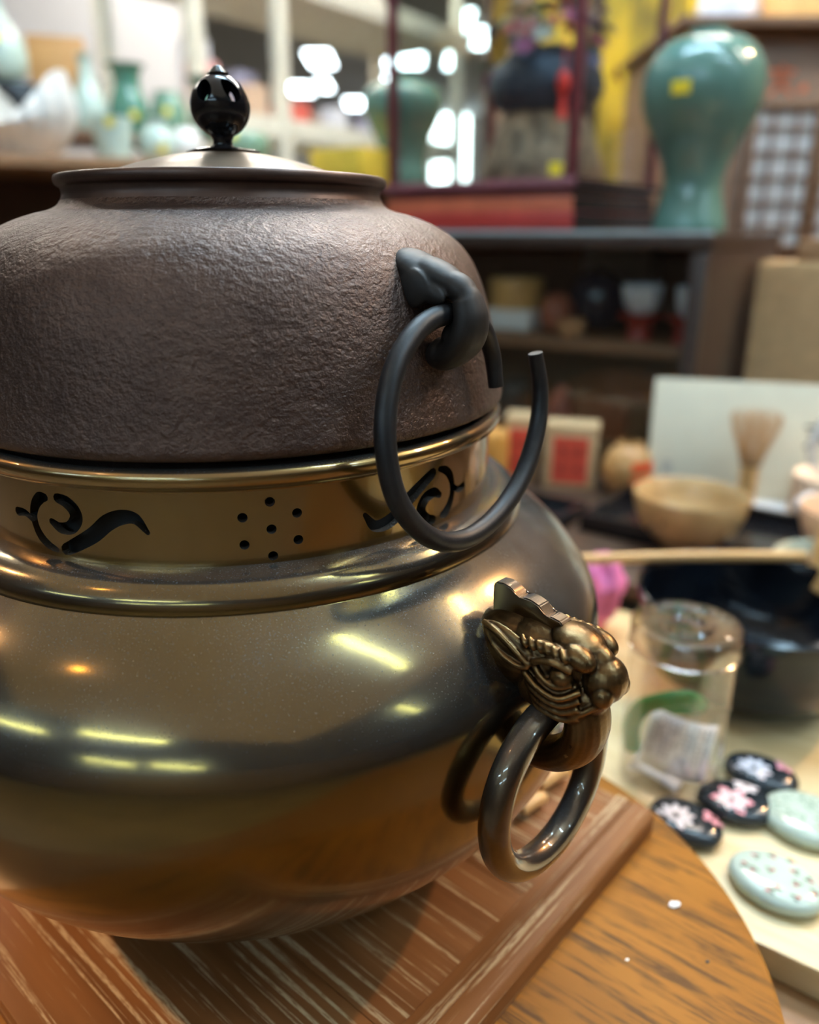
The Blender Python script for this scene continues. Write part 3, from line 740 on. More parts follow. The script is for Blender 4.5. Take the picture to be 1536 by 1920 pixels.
# ================================================================== BACK TABLE WITH TRAYS AND TEA THINGS
def ab(a, b, z=0): return DA * a + DB * b + Vector((0, 0, z))
def A_(P): return Vector(P).dot(DA)
def B_(P): return Vector(P).dot(DB)
CC = Vector((.47, .70, 0)) + DA * .012; CB = B_(CC); CA = A_(CC)
t = thing('back_table', 'dark brown table behind carrying black trays and tea bowls', 'table', ab(.25, .655, FLOOR_Z), RZ)
M_DKBROWN = wood('dark_brown_top', (.045, .024, .014), (.075, .040, .024), 8, (1, 12, 12), .4, .05)
box('table_top', (0, 0, BACK_Z - FLOOR_Z - .010), (1.5, .355, .02), M_DKBROWN, t, bevel=.003)
for sx in (-1, 1):
    for sy in (-1, 1): box('leg', (sx * .70, sy * .14, (BACK_Z - .02 - FLOOR_Z) / 2), (.05, .05, BACK_Z - .02 - FLOOR_Z), M_DKBROWN, t)
def tray(name, label, corner, sa, sb, h, mat):
    t = thing(name, label, 'tray', corner, RZ, 'black lacquer trays')
    box('tray_floor', (sa / 2, sb / 2, .003), (sa, sb, .006), mat, t)
    for c, s in (((sa / 2, .005, h / 2), (sa, .010, h)), ((sa / 2, sb - .005, h / 2), (sa, .010, h)), ((.005, sb / 2, h / 2), (.010, sb - .02, h)), ((sa - .005, sb / 2, h / 2), (.010, sb - .02, h))):
        box('tray_side', c, s, mat, t, bevel=.002)
    return t
tray('lacquer_tray', 'black lacquer tray under the tan tea bowl', at_z(1085, 995, BACK_Z), .44, .158, .022, M_BLACKLAC)
tray('lacquer_tray', 'black lacquer tray behind the kettle ring, left of the tea bowl', ab(-.205, .565, BACK_Z), .125, .085, .018, M_BLACKLAC)
def bowl(name, c, rr, h, mat, label, foot=.45, flare=.9, group=None, cat='bowl', innermat=None):
    t = thing(name, label, cat, c, 0, group)
    pr = [(0, .004), (foot * rr * .9, .004), (foot * rr * .92, 0), (foot * rr, 0), (foot * rr, .006), (rr * .62, h * .16), (rr * .84, h * .40), (rr * .95, h * .70), (rr * .995, h * .97), (rr * .985, h), (rr * .955, h * .98), (rr * .91, h * .70), (rr * .78, h * .40), (rr * .5, h * .2), (0, h * .15)]
    lathe('bowl_body', pr, mat, t, 64, None, 60); return t
tbP = at_z(1297, 924, BACK_Z + .068); tbP.z = BACK_Z + .006
t = bowl('tea_bowl', tbP, .064, .062, M_TEABOWL, 'tan glazed tea bowl on the black tray')
for k, (a, z, s) in enumerate([(-150, .030, .012), (-135, .040, .008), (-100, .014, .010)]):
    ra = .0605 if z > .02 else .050
    M = Matrix.Rotation(R(a), 4, 'Z') @ Matrix.Translation((ra, 0, z)) @ Matrix.Rotation(PI / 2, 4, 'Z') @ Matrix.Rotation(PI / 2, 4, 'X')
    glyph('brush_mark', [[(-.4, -.3), (0, .2), (.4, .45), .18], [(-.1, .1), (.1, -.45), .14]], s, M_INK, t, M)
bowl('tea_bowl', Vector((.513, .332, BACK_Z)), .060, .038, M_TEABOWL2, 'low grey-green dish at the right edge before the tray')
bowl('tea_bowl', Vector((.566, .408, BACK_Z + .006)), .055, .060, plain('peach_glaze', (.72, .50, .33), .35), 'peach coloured bowl at the right edge behind the grey-green dish')
o = slip('folded_paper', (0, 0, .002), (.085, .05), .0006, M_PAPER, None, Matrix.Rotation(R(-90), 3, 'X')); o.location = at_z(1452, 955, BACK_Z + .008); o.rotation_euler = (0, 0, RZ)
tag(o, 'folded white paper lying on the black tray', 'paper')
# bamboo whisk
P = Vector((.522, .580, 0)); wk = thing('tea_whisk', 'bamboo tea whisk standing before the cream board', 'whisk', (P.x, P.y, BACK_Z))
WZ = .032
bm = bmesh.new(); tube_bm(bm, [(0, 0, 0), (0, 0, .034 + WZ)], .0115, seg=20); finish('handle', bm, M_BAMBOO, wk)
bm = bmesh.new(); tube_bm(bm, [(.0122 * math.cos(i * PI / 12), .0122 * math.sin(i * PI / 12), .036 + WZ) for i in range(24)], .0011, seg=6, closed=True); finish('thread', bm, M_INK, wk)
bm = bmesh.new()
for ring, n, spread in ((0, 52, .030), (1, 30, .011)):
    for k in range(n):
        a = 2 * PI * k / n
        pts = [(r * math.cos(a), r * math.sin(a), z + WZ) for r, z in ((.0112, .034), (.0112 + (spread - .0112) * .35, .055), (.0112 + (spread - .0112) * .8, .078), (spread, .094), (spread * .93, .100))]
        tube_bm(bm, spline(pts, 2), .0006, seg=4)
tag(finish('tines', bm, wood('bamboo_fine', (.50, .30, .14), (.62, .40, .20), 8), wk, 60), kind='stuff')
# cream board leaning with small lettering
TL, TRt = at_y(1240, 708, .672), at_y(1560, 724, .615)
BLp = at_y(1210, 915, .640); BLp.z = BACK_Z
cb_ = thing('cream_panel', 'cream painted panel with small dark lettering leaning behind the whisk', 'panel')
ex = (TRt - TL); ex.z = 0; wd_ = ex.length * 1.25; ex.normalize()
up = (TL - BLp); up -= ex * up.dot(ex); ht = up.length; up.normalize(); nz = ex.cross(up)
Mp = Matrix(((ex.x, up.x, nz.x, BLp.x), (ex.y, up.y, nz.y, BLp.y), (ex.z, up.z, nz.z, BLp.z), (0, 0, 0, 1)))
bm = bmesh.new(); add_box(bm, (wd_ / 2, ht / 2, -.004), (wd_, ht, .008), 0, .0015); bmesh.ops.transform(bm, matrix=Mp, verts=bm.verts); finish('sheet', bm, plain('cream_sheet', (.74, .69, .53), .45, var=.03), cb_, 30)
glyph('lettering', KANJI, .016, plain('grey_ink', (.32, .32, .33), .7), cb_, Mp @ Matrix.Translation((.026, ht * .28, .0002)))
glyph('lettering', KANJI2, .036, M_INK, cb_, Mp @ Matrix.Translation((.208, ht * .60, .0002)))
# peach canister with clear dome at the right edge
P = Vector((.606, .543, BACK_Z)); cn = thing('canister', 'peach paper canister with a white label at the right edge', 'canister', P)
lathe('wall', [(0, 0), (.040, 0), (.042, .004), (.042, .062), (.040, .064), (0, .064)], plain('peach_paper', (.82, .60, .42), .5), cn, 40)
bm = bmesh.new(); ellip_bm(bm, (-.030, -.030, .034), (.022, .012, .016)); finish('white_tuft', bm, M_PAPER, cn)
bm = bmesh.new(); tube_bm(bm, [(.034 * math.cos(i * PI / 24), -.012, .102 + .038 * math.sin(i * PI / 24)) for i in range(48)], .006, seg=12, closed=True); finish('clear_ring', bm, plain('clear_grey_plastic', (.75, .77, .78), .08, Alpha=.5), cn)
# bamboo ladle lying across the mixing bowl
LZ = .0405
L0, L1 = at_z(1085, 1049, LZ), at_z(1512, 1043, LZ)
ldl = thing('bamboo_ladle', 'bamboo water ladle lying across the dark mixing bowl', 'ladle')
tube('handle', spline([L0, L0.lerp(L1, .5) + Vector((0, 0, .0015)), L1], 8), .0042, M_BAMBOO, ldl, seg=12, flat=1.2, flat_dir=(0, 0, 1))
bm = bmesh.new(); lathe_bm(bm, [(0, -.030), (.024, -.030), (.027, -.027), (.0285, .030), (.0265, .030), (.025, -.025), (0, -.026)], 40)
bmesh.ops.transform(bm, matrix=Matrix.Translation(L1 + Vector((.030, -.010, -.002))) @ Matrix.Rotation(R(12), 4, 'Y'), verts=bm.verts); finish('cup', bm, M_BAMBOO, ldl)
# labelled wooden boxes
def label_box(px0, px1, ytop, ybot, mat, label, depth=.05, letters=True, dz=0):
    P = at_z((px0 + px1) / 2, ybot, BACK_Z); k = mpp(P); wd = (px1 - px0) * k * 1.02; h = (ybot - ytop) * k * 1.03
    t = thing('wooden_box', label, 'box', P, RZ + R(22), 'wooden boxes with red labels')
    box('box_body', (0, depth / 2, h * .46), (wd, depth, h * .92), mat, t, bevel=.002)
    box('box_lid', (0, depth / 2, h * .955), (wd * 1.03, depth * 1.03, h * .09), mat, t, bevel=.0015)
    lb = box('red_label', (0, -.0006, h * .46), (wd * .68, .0012, h * .74), M_REDPAPER, t, bevel=0)
    if letters:
        for a in (-1, 1):
            for b in (-1, 1):
                glyph('lettering', KANJI if a * b > 0 else KANJI2, wd * .17, plain('label_ink', (.20, .02, .02), .6), lb, Matrix.Translation((a * wd * .15, -.0013, h * (.46 + b * .14))) @ Matrix.Rotation(PI / 2, 4, 'X'))
    return t
label_box(1018, 1112, 800, 916, M_BOXWOOD, 'pale wooden box with a red four-character label beside the orange pot')
label_box(944, 1000, 784, 900, M_BOXWOOD, 'pale wooden box with a red label half hidden by the black ring')
pxlathe('tea_caddy', 925, .72, [(24, 884), (27, 870), (28, 830), (26, 796), (20, 786)], plain('orange_caddy', (.72, .33, .07), .3), 'orange wooden tea caddy just right of the kettle neck', 'caddy', inner=False, zbase=BACK_Z)
op = pxlathe('round_pot', 1175, .66, [(22, 905), (36, 892), (46, 868), (46, 846), (36, 824), (24, 812), (22, 806)], plain('orange_clay', (.50, .26, .09), .35, var=.2), 'round ochre clay pot with an orange-red square sticker', 'pot', zbase=BACK_Z)
st = bmesh.new(); k = mpp(at_y(1175, 870, .66)); rr = 46 * k + .0006
for i in range(7):
    pass
g = [[st.verts.new((rr * math.cos(a), rr * math.sin(a) , z)) for z in (.026, .036, .046, .054)] for a in [R(-96) + R(8) * i for i in range(8)]]
for i in range(7):
    for j in range(3): st.faces.new((g[i][j], g[i + 1][j], g[i + 1][j + 1], g[i][j + 1]))
finish('sticker', st, M_ORANGERED, op, 60)

# ================================================================== DARK DISPLAY CABINET
CD, CL, CT = .375, .75, .313         # depth, length, top height
cb_ = thing('display_cabinet', 'dark wooden cabinet with a glass front below the teal vase', 'cabinet', (CC.x, CC.y, FLOOR_Z), RZ)
H_ = CT - FLOOR_Z
# local: x = -CL .. 0 along the front, y = 0 .. CD back
box('top', (-CL / 2, CD / 2, H_ - .009), (CL, CD, .018), M_DKWOOD, cb_)
box('glass_top_edge', (-CL / 2, .004, H_ + .0025), (CL, .008, .005), plain('edge_glass', (.38, .46, .50), .15), cb_, bevel=.001)
box('side_panel', (-.009, CD / 2, H_ / 2 - .01), (.018, CD - .004, H_ - .02), M_DKWOOD, cb_)
box('side_panel', (-CL + .013, CD / 2, H_ / 2 - .01), (.026, CD - .004, H_ - .02), M_DKWOOD, cb_)
box('back_panel', (-CL / 2, CD - .008, H_ / 2), (CL - .05, .012, H_ - .04), M_MIDWOOD, cb_)
box('front_post', (-.011, -.004, H_ / 2 - .012), (.022, .012, H_ - .026), M_DKWOOD, cb_)
box('front_post', (-CL + .012, -.004, H_ / 2 - .012), (.030, .012, H_ - .026), M_DKWOOD, cb_)
nF = -DB
SHZ = at_plane(1110, 642, CC, DB).z; SHZ2 = SHZ - .155
for z in (SHZ, SHZ2): box('shelf', (-CL / 2, CD / 2, z - FLOOR_Z - .009), (CL - .055, CD - .035, .018), M_MIDWOOD, cb_)
box('plinth', (-CL / 2, CD / 2, .18), (CL - .06, CD - .03, .36), M_DKWOOD, cb_)
box('glass_pane', (-CL / 2, .006, H_ - .31), (CL - .056, .004, .56), M_GLASS, cb_, bevel=0)
def incab(x, y, back):           # point inside the cabinet, 'back' metres behind the glass
    return at_plane(x, y, CC + DB * back, DB)
def cab_vessel(name, x, back, rows, mat, label, cat, z, group=None):
    P = incab(x, rows[0][1], back)
    pr = []
    for hw, y in rows:
        q = incab(x, y, back); pr.append((hw * mpp(q), q.z - P.z))
    sm = [(max(.0005, p.x), p.y) for p in spline([(a, b, 0) for a, b in pr], 4)]
    o = lathe(name, [(0, 0)] + sm + [(max(.0005, a - .003), b) for a, b in sm[::-1] if b > .006] + [(0, .006)], mat, None, 40, (P.x, P.y, z), 50)
    return tag(o, label, cat, group)
M_BLUEW = plain('blue_white_porcelain', (.60, .66, .78), .2, var=.35, scale=26)
def red_stand(x, back, hw, label):
    P = incab(x, 645, back); k = mpp(P); r = hw * k
    o = lathe('lacquer_stand', [(0, 0), (r * .62, 0), (r * .60, .006), (r * .50, .014), (r * .60, .026), (r, .034), (r * 1.02, .038), (r * .9, .038), (0, .030)], M_REDLAC, None, 40, (P.x, P.y, SHZ), 40)
    tag(o, label, 'stand', 'red lacquer stands'); return P, k
P, k = red_stand(1197, .08, 42, 'red lacquer stand under the blue and white bowl')
bw = bowl('porcelain_bowl', (P.x, P.y, SHZ + .031), 38 * k, 60 * k, M_BLUEW, 'blue and white porcelain bowl on a red lacquer stand')
P, k = red_stand(1283, .075, 38, 'red lacquer stand under the small blue and white cup by the post')
bowl('porcelain_cup', (P.x, P.y, SHZ + .031), 24 * k, 62 * k, M_BLUEW, 'small blue and white cup on a red stand by the cabinet post', cat='cup')
cab_vessel('lidded_jar', 1118, .17, [(34, 640), (50, 622), (58, 585), (46, 548), (22, 532), (8, 524)], plain('navy_glaze', (.012, .014, .028), .2), 'dark navy lidded jar behind the blue and white bowl', 'jar', SHZ)
P = incab(962, 615, .12); k = mpp(P)
box_ = lambda nm, c, s, mat, lab, cat, rz=RZ, grp=None: tag((lambda o: (setattr(o, 'location', c), setattr(o, 'rotation_euler', (0, 0, rz)), o)[2])(box(nm, (0, 0, s[2] / 2), s, mat, None, 0, .002)), lab, cat, grp)
tt = thing('paper_stack', 'stack of white paper boxes under the tan round box in the cabinet', 'box', (P.x, P.y, SHZ), RZ)
box('carton', (0, 0, .008), (.11, .10, .016), M_PAPER, tt); box('carton', (.004, .003, .0235), (.105, .095, .015), M_PAPER, tt)
o = lathe('round_box', [(0, 0), (.043, 0), (.045, .002), (.045, .030), (.0465, .031), (.0465, .047), (.044, .050), (0, .050)], plain('tan_box', (.62, .36, .12), .45), None, 40, (P.x + .005, P.y, SHZ + .031)); tag(o, 'tan round lidded box on white cartons in the cabinet', 'box')
cab_vessel('red_teapot', 1042, .10, [(20, 632), (30, 618), (32, 592), (22, 570), (10, 560)], plain('copper_red', (.36, .11, .06), .3), 'small copper-red jar on the cabinet shelf', 'jar', SHZ)
cab_vessel('clay_cup', 1070, .045, [(18, 640), (24, 630), (27, 608)], plain('clay_tan', (.40, .21, .10), .5), 'tan clay cup at the front of the cabinet shelf', 'cup', SHZ)
# upper part: a pale hanging sheet and small white jar behind
P = incab(1165, 500, .30); o = box_('pale_carton', (P.x, P.y, SHZ), (.12, .06, .135), plain('grey_carton', (.32, .33, .36), .6), 'grey-white carton at the back of the cabinet shelf', 'box')
# lower shelf
cab_vessel('sake_flask', 1052, .10, [(22, 770), (27, 750), (24, 725), (12, 705), (9, 695)], plain('red_white_glaze', (.50, .14, .10), .3, var=.5, scale=40), 'red and white flask on the lower cabinet shelf', 'flask', SHZ2)
P = incab(1052, 775, .035); o = box_('price_card', (P.x, P.y, SHZ2), (.042, .003, .026), M_PAPER, 'small white price card on the lower cabinet shelf', 'card')
P = incab(1140, 790, .09); o = box_('wooden_chest', (P.x, P.y, SHZ2), (.085, .07, .060), plain('red_brown_chest', (.22, .07, .03), .4), 'red-brown wooden chest on the lower cabinet shelf', 'chest')
cab_vessel('brown_jar', 1092, .12, [(18, 770), (24, 752), (22, 726), (12, 712)], plain('amber_glaze', (.30, .13, .03), .25), 'amber brown jar between flask and chest', 'jar', SHZ2)
cab_vessel('dark_jar', 965, .10, [(24, 775), (30, 755), (28, 715), (16, 700)], plain('charcoal_glaze', (.03, .03, .035), .3), 'charcoal jar on the lower cabinet shelf by the kettle', 'jar', SHZ2)

# ================================================================== BIG TEAL VASE
VP = CC - DA * .082 + DB * .15
def vase_profile(rows, xc, Y):
    P = at_y(xc, rows[0][1], Y); out = []
    for hw, y in rows:
        q = at_y(xc, y, Y); out.append((hw * mpp(q), q.z - P.z))
    return out
VR = [(64, 440), (67, 428), (65, 412), (57, 373), (54, 335), (68, 290), (89, 248), (105, 207), (111, 165), (105, 124), (80, 86), (46, 70), (35, 66), (34, 60), (37, 54)]
vp_ = vase_profile(VR, 1300, VP.y); sm = [(p.x, p.y) for p in spline([(a, b, 0) for a, b in vp_], 5)]
vs = thing('celadon_vase', 'large teal celadon vase with wide shoulders standing on the dark cabinet', 'vase', (VP.x, VP.y, CT + .0005))
lathe('vase_body', [(0, 0)] + sm + [(a - .004, b) for a, b in sm[::-1] if b > .02] + [(0, .015)], M_CELADON, vs, 72, None, 60)
def sticker(parent, prof, ang, z, wd, h, mat=M_YELLOW, name='price_sticker'):
    def rad(zz):
        for (r0, z0), (r1, z1) in zip(prof[:-1], prof[1:]):
            if min(z0, z1) <= zz <= max(z0, z1) and z1 != z0: return r0 + (r1 - r0) * (zz - z0) / (z1 - z0)
        return prof[-1][0]
    bm = bmesh.new(); g = []
    for i in range(5):
        a = ang + (i / 4 - .5) * wd / rad(z)
        g.append([bm.verts.new(((rad(z + (j / 3 - .5) * h) + .0005) * math.cos(a), (rad(z + (j / 3 - .5) * h) + .0005) * math.sin(a), z + (j / 3 - .5) * h)) for j in range(4)])
    for i in range(4):
        for j in range(3): bm.faces.new((g[i][j], g[i + 1][j], g[i + 1][j + 1], g[i][j + 1]))
    return finish(name, bm, mat, parent, 60)
zst = at_y(1278, 158, VP.y - .09).z - CT
sticker(vs, sm, R(-128), zst, .026, .017)

# ================================================================== RED GLASS CASE
KC_ = CC - DA * .210 + DB * .02; NL, ML, BH = .338, .325, .072
gc = thing('glass_case', 'glass display case with red lacquered base on the dark cabinet', 'display case', (KC_.x, KC_.y, CT + .0055), RZ)
# local x from -NL to 0, y from 0 to ML
def ringbox(name, off, z0, z1, mat):
    box(name, (-NL / 2, ML / 2, (z0 + z1) / 2), (NL + 2 * off, ML + 2 * off, z1 - z0), mat, gc, bevel=.002)
ringbox('base_foot', .004, 0, .026, plain('case_red', (.33, .035, .030), .3))
ringbox('base_band', .000, .026, .048, plain('case_orange_red', (.52, .15, .085), .35))
ringbox('base_moulding', -.004, .048, .060, M_DKRED)
ringbox('base_ledge', .006, .060, BH, plain('case_plum', (.20, .075, .095), .3))
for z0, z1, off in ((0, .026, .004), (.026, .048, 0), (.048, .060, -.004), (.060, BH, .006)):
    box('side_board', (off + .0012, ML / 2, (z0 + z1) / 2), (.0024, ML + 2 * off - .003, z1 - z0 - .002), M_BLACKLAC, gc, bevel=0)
PH = .55
for x, y in ((-.008, .008), (-NL + .008, .008), (-.008, ML - .008), (-NL + .008, ML - .008)):
    box('corner_post', (x, y, BH + PH / 2), (.014, .014, PH), M_DKRED, gc, bevel=.002)
box('top_frame', (-NL / 2, ML / 2, BH + PH + .008), (NL, ML, .016), M_DKRED, gc)
box('glass_pane', (-NL / 2, .006, BH + PH / 2), (NL - .032, .003, PH), M_GLASS, gc, bevel=0)
box('glass_pane', (-.006, ML / 2, BH + PH / 2), (.003, ML - .032, PH), M_GLASS, gc, bevel=0)
box('glass_pane', (-NL + .006, ML / 2, BH + PH / 2), (.003, ML - .032, PH), M_GLASS, gc, bevel=0)
Ps = at_plane(1040, 316, KC_, DB); q = Ps - KC_
box('price_sticker', (q.dot(DA), .0035, q.z - CT - .0055), (.020, .001, .017), M_YELLOW, gc, bevel=0)
# flowered headdress inside the case
hd = thing('flower_headdress', 'dark headdress with coloured flowers inside the glass case', 'headdress', KC_ - DA * .14 + DB * .17 + Vector((0, 0, CT + .0055 + BH)))
rnd = random.Random(11)
lathe('stand', [(0, 0), (.100, 0), (.103, .004), (.098, .030), (.085, .065), (.070, .100), (.05, .115), (0, .118)], plain('brocade_brown', (.26, .17, .11), .7, var=.7, scale=34), hd, 40, None, 50, lambda r, z, a: (r * (1 + .05 * math.cos(11 * a)), z))
bm = bmesh.new(); ellip_bm(bm, (0, 0, .150), (.092, .088, .058), None, 32, 18)
for v in bm.verts: v.co += Vector((rnd.uniform(-1, 1), rnd.uniform(-1, 1), rnd.uniform(-1, 1))) * .004
finish('cap', bm, plain('navy_cloth', (.035, .050, .085), .6), hd, 60)
cols = [(.42, .08, .10), (.40, .30, .12), (.28, .07, .16), (.15, .22, .12), (.45, .30, .24), (.06, .08, .18), (.60, .22, .08), (.35, .33, .30)]
for i in range(70):
    a = rnd.uniform(0, 2 * PI); e = rnd.uniform(.05, 1.45); rr = rnd.uniform(.095, .118)
    c = Vector((rr * math.cos(e) * math.cos(a), rr * math.cos(e) * math.sin(a), .150 + .13 * math.sin(e) * rnd.uniform(.7, 1.35)))
    bm = bmesh.new(); s = rnd.uniform(.011, .021)
    q = Vector((c.x, c.y, c.z - .12)).to_track_quat('Z', 'Y').to_matrix().to_4x4()
    for p in range(5):
        M = q @ Matrix.Rotation(2 * PI * p / 5, 4, 'Z') @ Matrix.Rotation(R(-25), 4, 'Y')
        ellip_bm(bm, (M @ Vector((s * .6, 0, 0))), (s * .55, s * .45, s * .14), M.to_3x3().to_4x4(), 8, 5)
    ellip_bm(bm, (0, 0, 0), (s * .25,) * 3, None, 8, 5)
    o = finish('flower', bm, plain('petal_%d' % (i % 8), cols[i % 8], .6), hd, 60, c)
tq = at_plane(1057, 155, KC_ + DB * .10, DB) - hd.location
bm = bmesh.new(); tube_bm(bm, spline([tq + Vector((0, 0, .17)), tq + Vector((0, 0, .02))], 2), .0012, seg=6); ellip_bm(bm, tq, (.010, .010, .017)); tube_bm(bm, [tq + Vector((0, 0, -.01)), tq + Vector((0, 0, -.05))], [.004, .007], seg=8)
finish('red_tassel', bm, plain('tassel_red', (.85, .04, .03), .5), hd, 50)
tq = at_plane(940, 20, KC_ + DB * .16, DB) - hd.location
bm = bmesh.new(); tube_bm(bm, spline([tq + Vector((.01, 0, .06)), tq + Vector((0, 0, 0)), tq + Vector((-.004, 0, -.05)), tq + Vector((.006, 0, -.075))], 5), .014, seg=10, flat=.25, flat_dir=(0, 1, 0)); finish('orange_sash', bm, plain('orange_silk', (.80, .42, .05), .5), hd, 50)

# ================================================================== BEHIND THE CASE
RC0 = Vector((-.05, 1.62, 0)) + DB * .06
rcn = thing('rear_counter', 'brown counter behind the glass case', 'counter', (RC0.x, RC0.y, FLOOR_Z), RZ)
cz = at_y(755, 352, 1.55).z
box('counter_top', (.15, .10, cz - FLOOR_Z - .0125), (.55, .40, .025), M_MIDWOOD, rcn)
box('counter_body', (.15, .10, (cz - FLOOR_Z - .025) / 2), (.51, .36, cz - FLOOR_Z - .025), M_DKBROWN, rcn)
pxlathe('celadon_vase', 756, 1.55, [(44, 352), (46, 335), (42, 300), (52, 262), (70, 222), (76, 195), (70, 172), (46, 156), (26, 150), (26, 145)], M_CELADON, 'teal celadon vase half seen behind the glass case', 'vase', zbase=cz + .0005)
box_('yellow_carton', at_y(655, 330, 1.50).xy.to_3d() + Vector((.0, .0, cz)), (.14, .10, .075), plain('yellow_carton', (.66, .47, .05), .5), 'yellow carton standing on the rear counter beside the hidden vase', 'box')
# gold folding screen
gs = thing('folding_screen', 'gold leaf folding screen behind the glass case', 'screen', (0, 0, FLOOR_Z))
def scr_panel(x0, y0, x1, y1, zt):
    a, b = Vector((x0, y0, 0)), Vector((x1, y1, 0)); d = b - a; L = d.length; rz = math.atan2(d.y, d.x); c = (a + b) / 2; hh = zt - FLOOR_Z
    box('panel', (c.x, c.y, hh / 2), (L - .02, .014, hh - .04), M_GOLD, gs, rz, 0)
    for s in (0, 1):
        p = a if s == 0 else b; box('frame_stile', (p.x - d.x / L * .006 * (1 if s else -1), p.y - d.y / L * .006 * (1 if s else -1), hh / 2), (.010, .022, hh), M_DKWOOD, gs, rz, .001)
SX = lambda x, Y: at_y(x, 430, Y).x
scr_panel(SX(985, 2.02), 2.02, SX(1092, 1.84), 1.84, 1.25)
scr_panel(SX(1094, 1.84), 1.84, SX(1232, 1.98), 1.98, 1.25)
scr_panel(SX(1234, 1.98), 1.98, SX(1300, 1.86), 1.86, 1.25)
# lattice door cabinet on the right
LY = 1.32
lc = thing('lattice_cabinet', 'brown wooden cupboard with paper lattice doors behind the teal vase', 'cupboard', (0, 0, FLOOR_Z))
LX0, LX1 = at_y(1246, 430, LY).x, at_y(1700, 430, LY).x
LT = at_y(1480, 54, LY).z - FLOOR_Z
LW = LX1 - LX0
box('carcass', ((LX0 + LX1) / 2, LY + .22, LT / 2), (LW, .40, LT), wood('cupboard_brown', (.13, .065, .035), (.21, .11, .062), 8, (1, 10, 10), .5, .05), lc)
box('cornice', ((LX0 + LX1) / 2, LY + .20, LT + .008), (LW + .03, .46, .016), M_MIDWOOD, lc)
D0, D1 = at_y(1384, 430, LY).x, at_y(1512, 430, LY).x
Zd0, Zd1 = at_y(1450, 470, LY).z - FLOOR_Z, at_y(1450, 190, LY).z - FLOOR_Z
M_SHOJI = plain('shoji_paper', (.46, .44, .43), .8, var=.05)
def lattice(x0, x1):
    d = box('lattice_door', ((x0 + x1) / 2, LY + .014, (Zd0 + Zd1) / 2), (x1 - x0, .008, Zd1 - Zd0), M_SHOJI, lc, bevel=0)
    fw = .012
    for x in (x0 + fw / 2, x1 - fw / 2): box('stile', (x, LY + .006, (Zd0 + Zd1) / 2), (fw, .014, Zd1 - Zd0), M_MIDWOOD, d)
    for z in (Zd0 + fw / 2, Zd1 - fw / 2): box('rail', ((x0 + x1) / 2, LY + .006, z), (x1 - x0, .014, fw), M_MIDWOOD, d)
    for i in range(1, 3): box('muntin', (x0 + (x1 - x0) * i / 3, LY + .008, (Zd0 + Zd1) / 2), (.0055, .010, Zd1 - Zd0 - .02), M_MIDWOOD, d, bevel=0)
    for i in range(1, 6): box('muntin', ((x0 + x1) / 2, LY + .009, Zd0 + (Zd1 - Zd0) * i / 6), (x1 - x0 - .02, .010, .005), M_MIDWOOD, d, bevel=0)
lattice(D0, D1); lattice(D1 + .006, 2 * D1 - D0 + .006)
Pg = at_y(1466, 152, LY + .018)
KK = [[(0, .5), (0, .36), .13], [(-.45, .33), (.45, .33), .12], [(-.28, .10), (.28, .10), .12], [(0, .10), (-.05, -.12), (-.42, -.45), .13], [(.02, -.05), (.42, -.45), .13], [(-.2, -.18), (.22, -.14), .1]]
glyph('red_lettering', KK, .052, plain('vermilion', (.55, .11, .03), .6), lc, Matrix.Translation((Pg.x, LY + .0185, Pg.z - FLOOR_Z)) @ Matrix.Rotation(PI / 2, 4, 'X'))
Pg = at_y(1506, 166, LY + .018)
bm = bmesh.new(); prism_bm(bm, [(.008 * math.cos(q * PI / 6), .008 * math.sin(q * PI / 6)) for q in range(12)], 0, .0005, lambda u, v, d: (Pg.x + u, LY + .0185 - d, Pg.z - FLOOR_Z + v)); finish('red_dot', bm, MATS['vermilion'], lc, 0)
# things on the cupboard
pxlathe('porcelain_vase', 1362, LY + .22, [(46, 62), (54, 40), (58, 0), (50, -60), (24, -95), (28, -115)], plain('blue_spatter_porcelain', (.66, .67, .72), .2, var=.28, scale=18), 'white porcelain vase with blue painting on top of the cupboard', 'vase', zbase=LT + FLOOR_Z + .0165)
o = box_('orange_box', Vector((at_y(1500, 30, LY + .14).x, LY + .16, LT + FLOOR_Z + .0165)), (.125, .12, .11), plain('orange_lit_box', (.85, .46, .16), .5), 'bright orange box on top of the lattice cupboard', 'box', 0)
# tan woven box and crate beside the cabinet
WB = at_y(1410, 490, .86)
sd = thing('side_counter', 'low brown counter right of the dark cabinet', 'counter', ab(CA + .022, CB + .01, FLOOR_Z), RZ)
box('counter_body', (.36, .145, (-FLOOR_Z) / 2), (.72, .27, -FLOOR_Z), M_DKBROWN, sd)
wb = thing('slatted_box', 'tall tan box faced with fine slats right of the dark cabinet', 'box', (WB.x + .012, WB.y, 0), RZ)
M_TAN = plain('tan_slat', (.58, .38, .19), .6, var=.12, scale=60)
hb = WB.z
box('box_body', (.085, .04, hb / 2), (.17, .08, hb), M_TAN, wb)
ns = 44
for i in range(ns): box('slat', (.064, -.0015, .004 + (hb - .008) * (i + .5) / ns), (.124, .003, (hb - .008) / ns * .72), M_TAN, wb, bevel=0)
box('corner_strip', (.132, -.002, hb / 2), (.010, .004, hb), M_MIDWOOD, wb)
ub = box_('brown_box', Vector((WB.x + .012, WB.y, hb + .0005)) + DA * .11 + DB * .04, (.12, .07, .032), plain('brown_carton', (.30, .16, .075), .6), 'brown flat box on top of the tall tan box', 'box', RZ)

# ================================================================== WHITE SHELVING
W0 = at_y(540, 430, 2.35); W0.z = 0
ws = thing('white_shelving', 'cream metal shelving with goods behind the kettle knob', 'shelf', (W0.x, W0.y, FLOOR_Z), math.atan2(DB.y, DB.x))
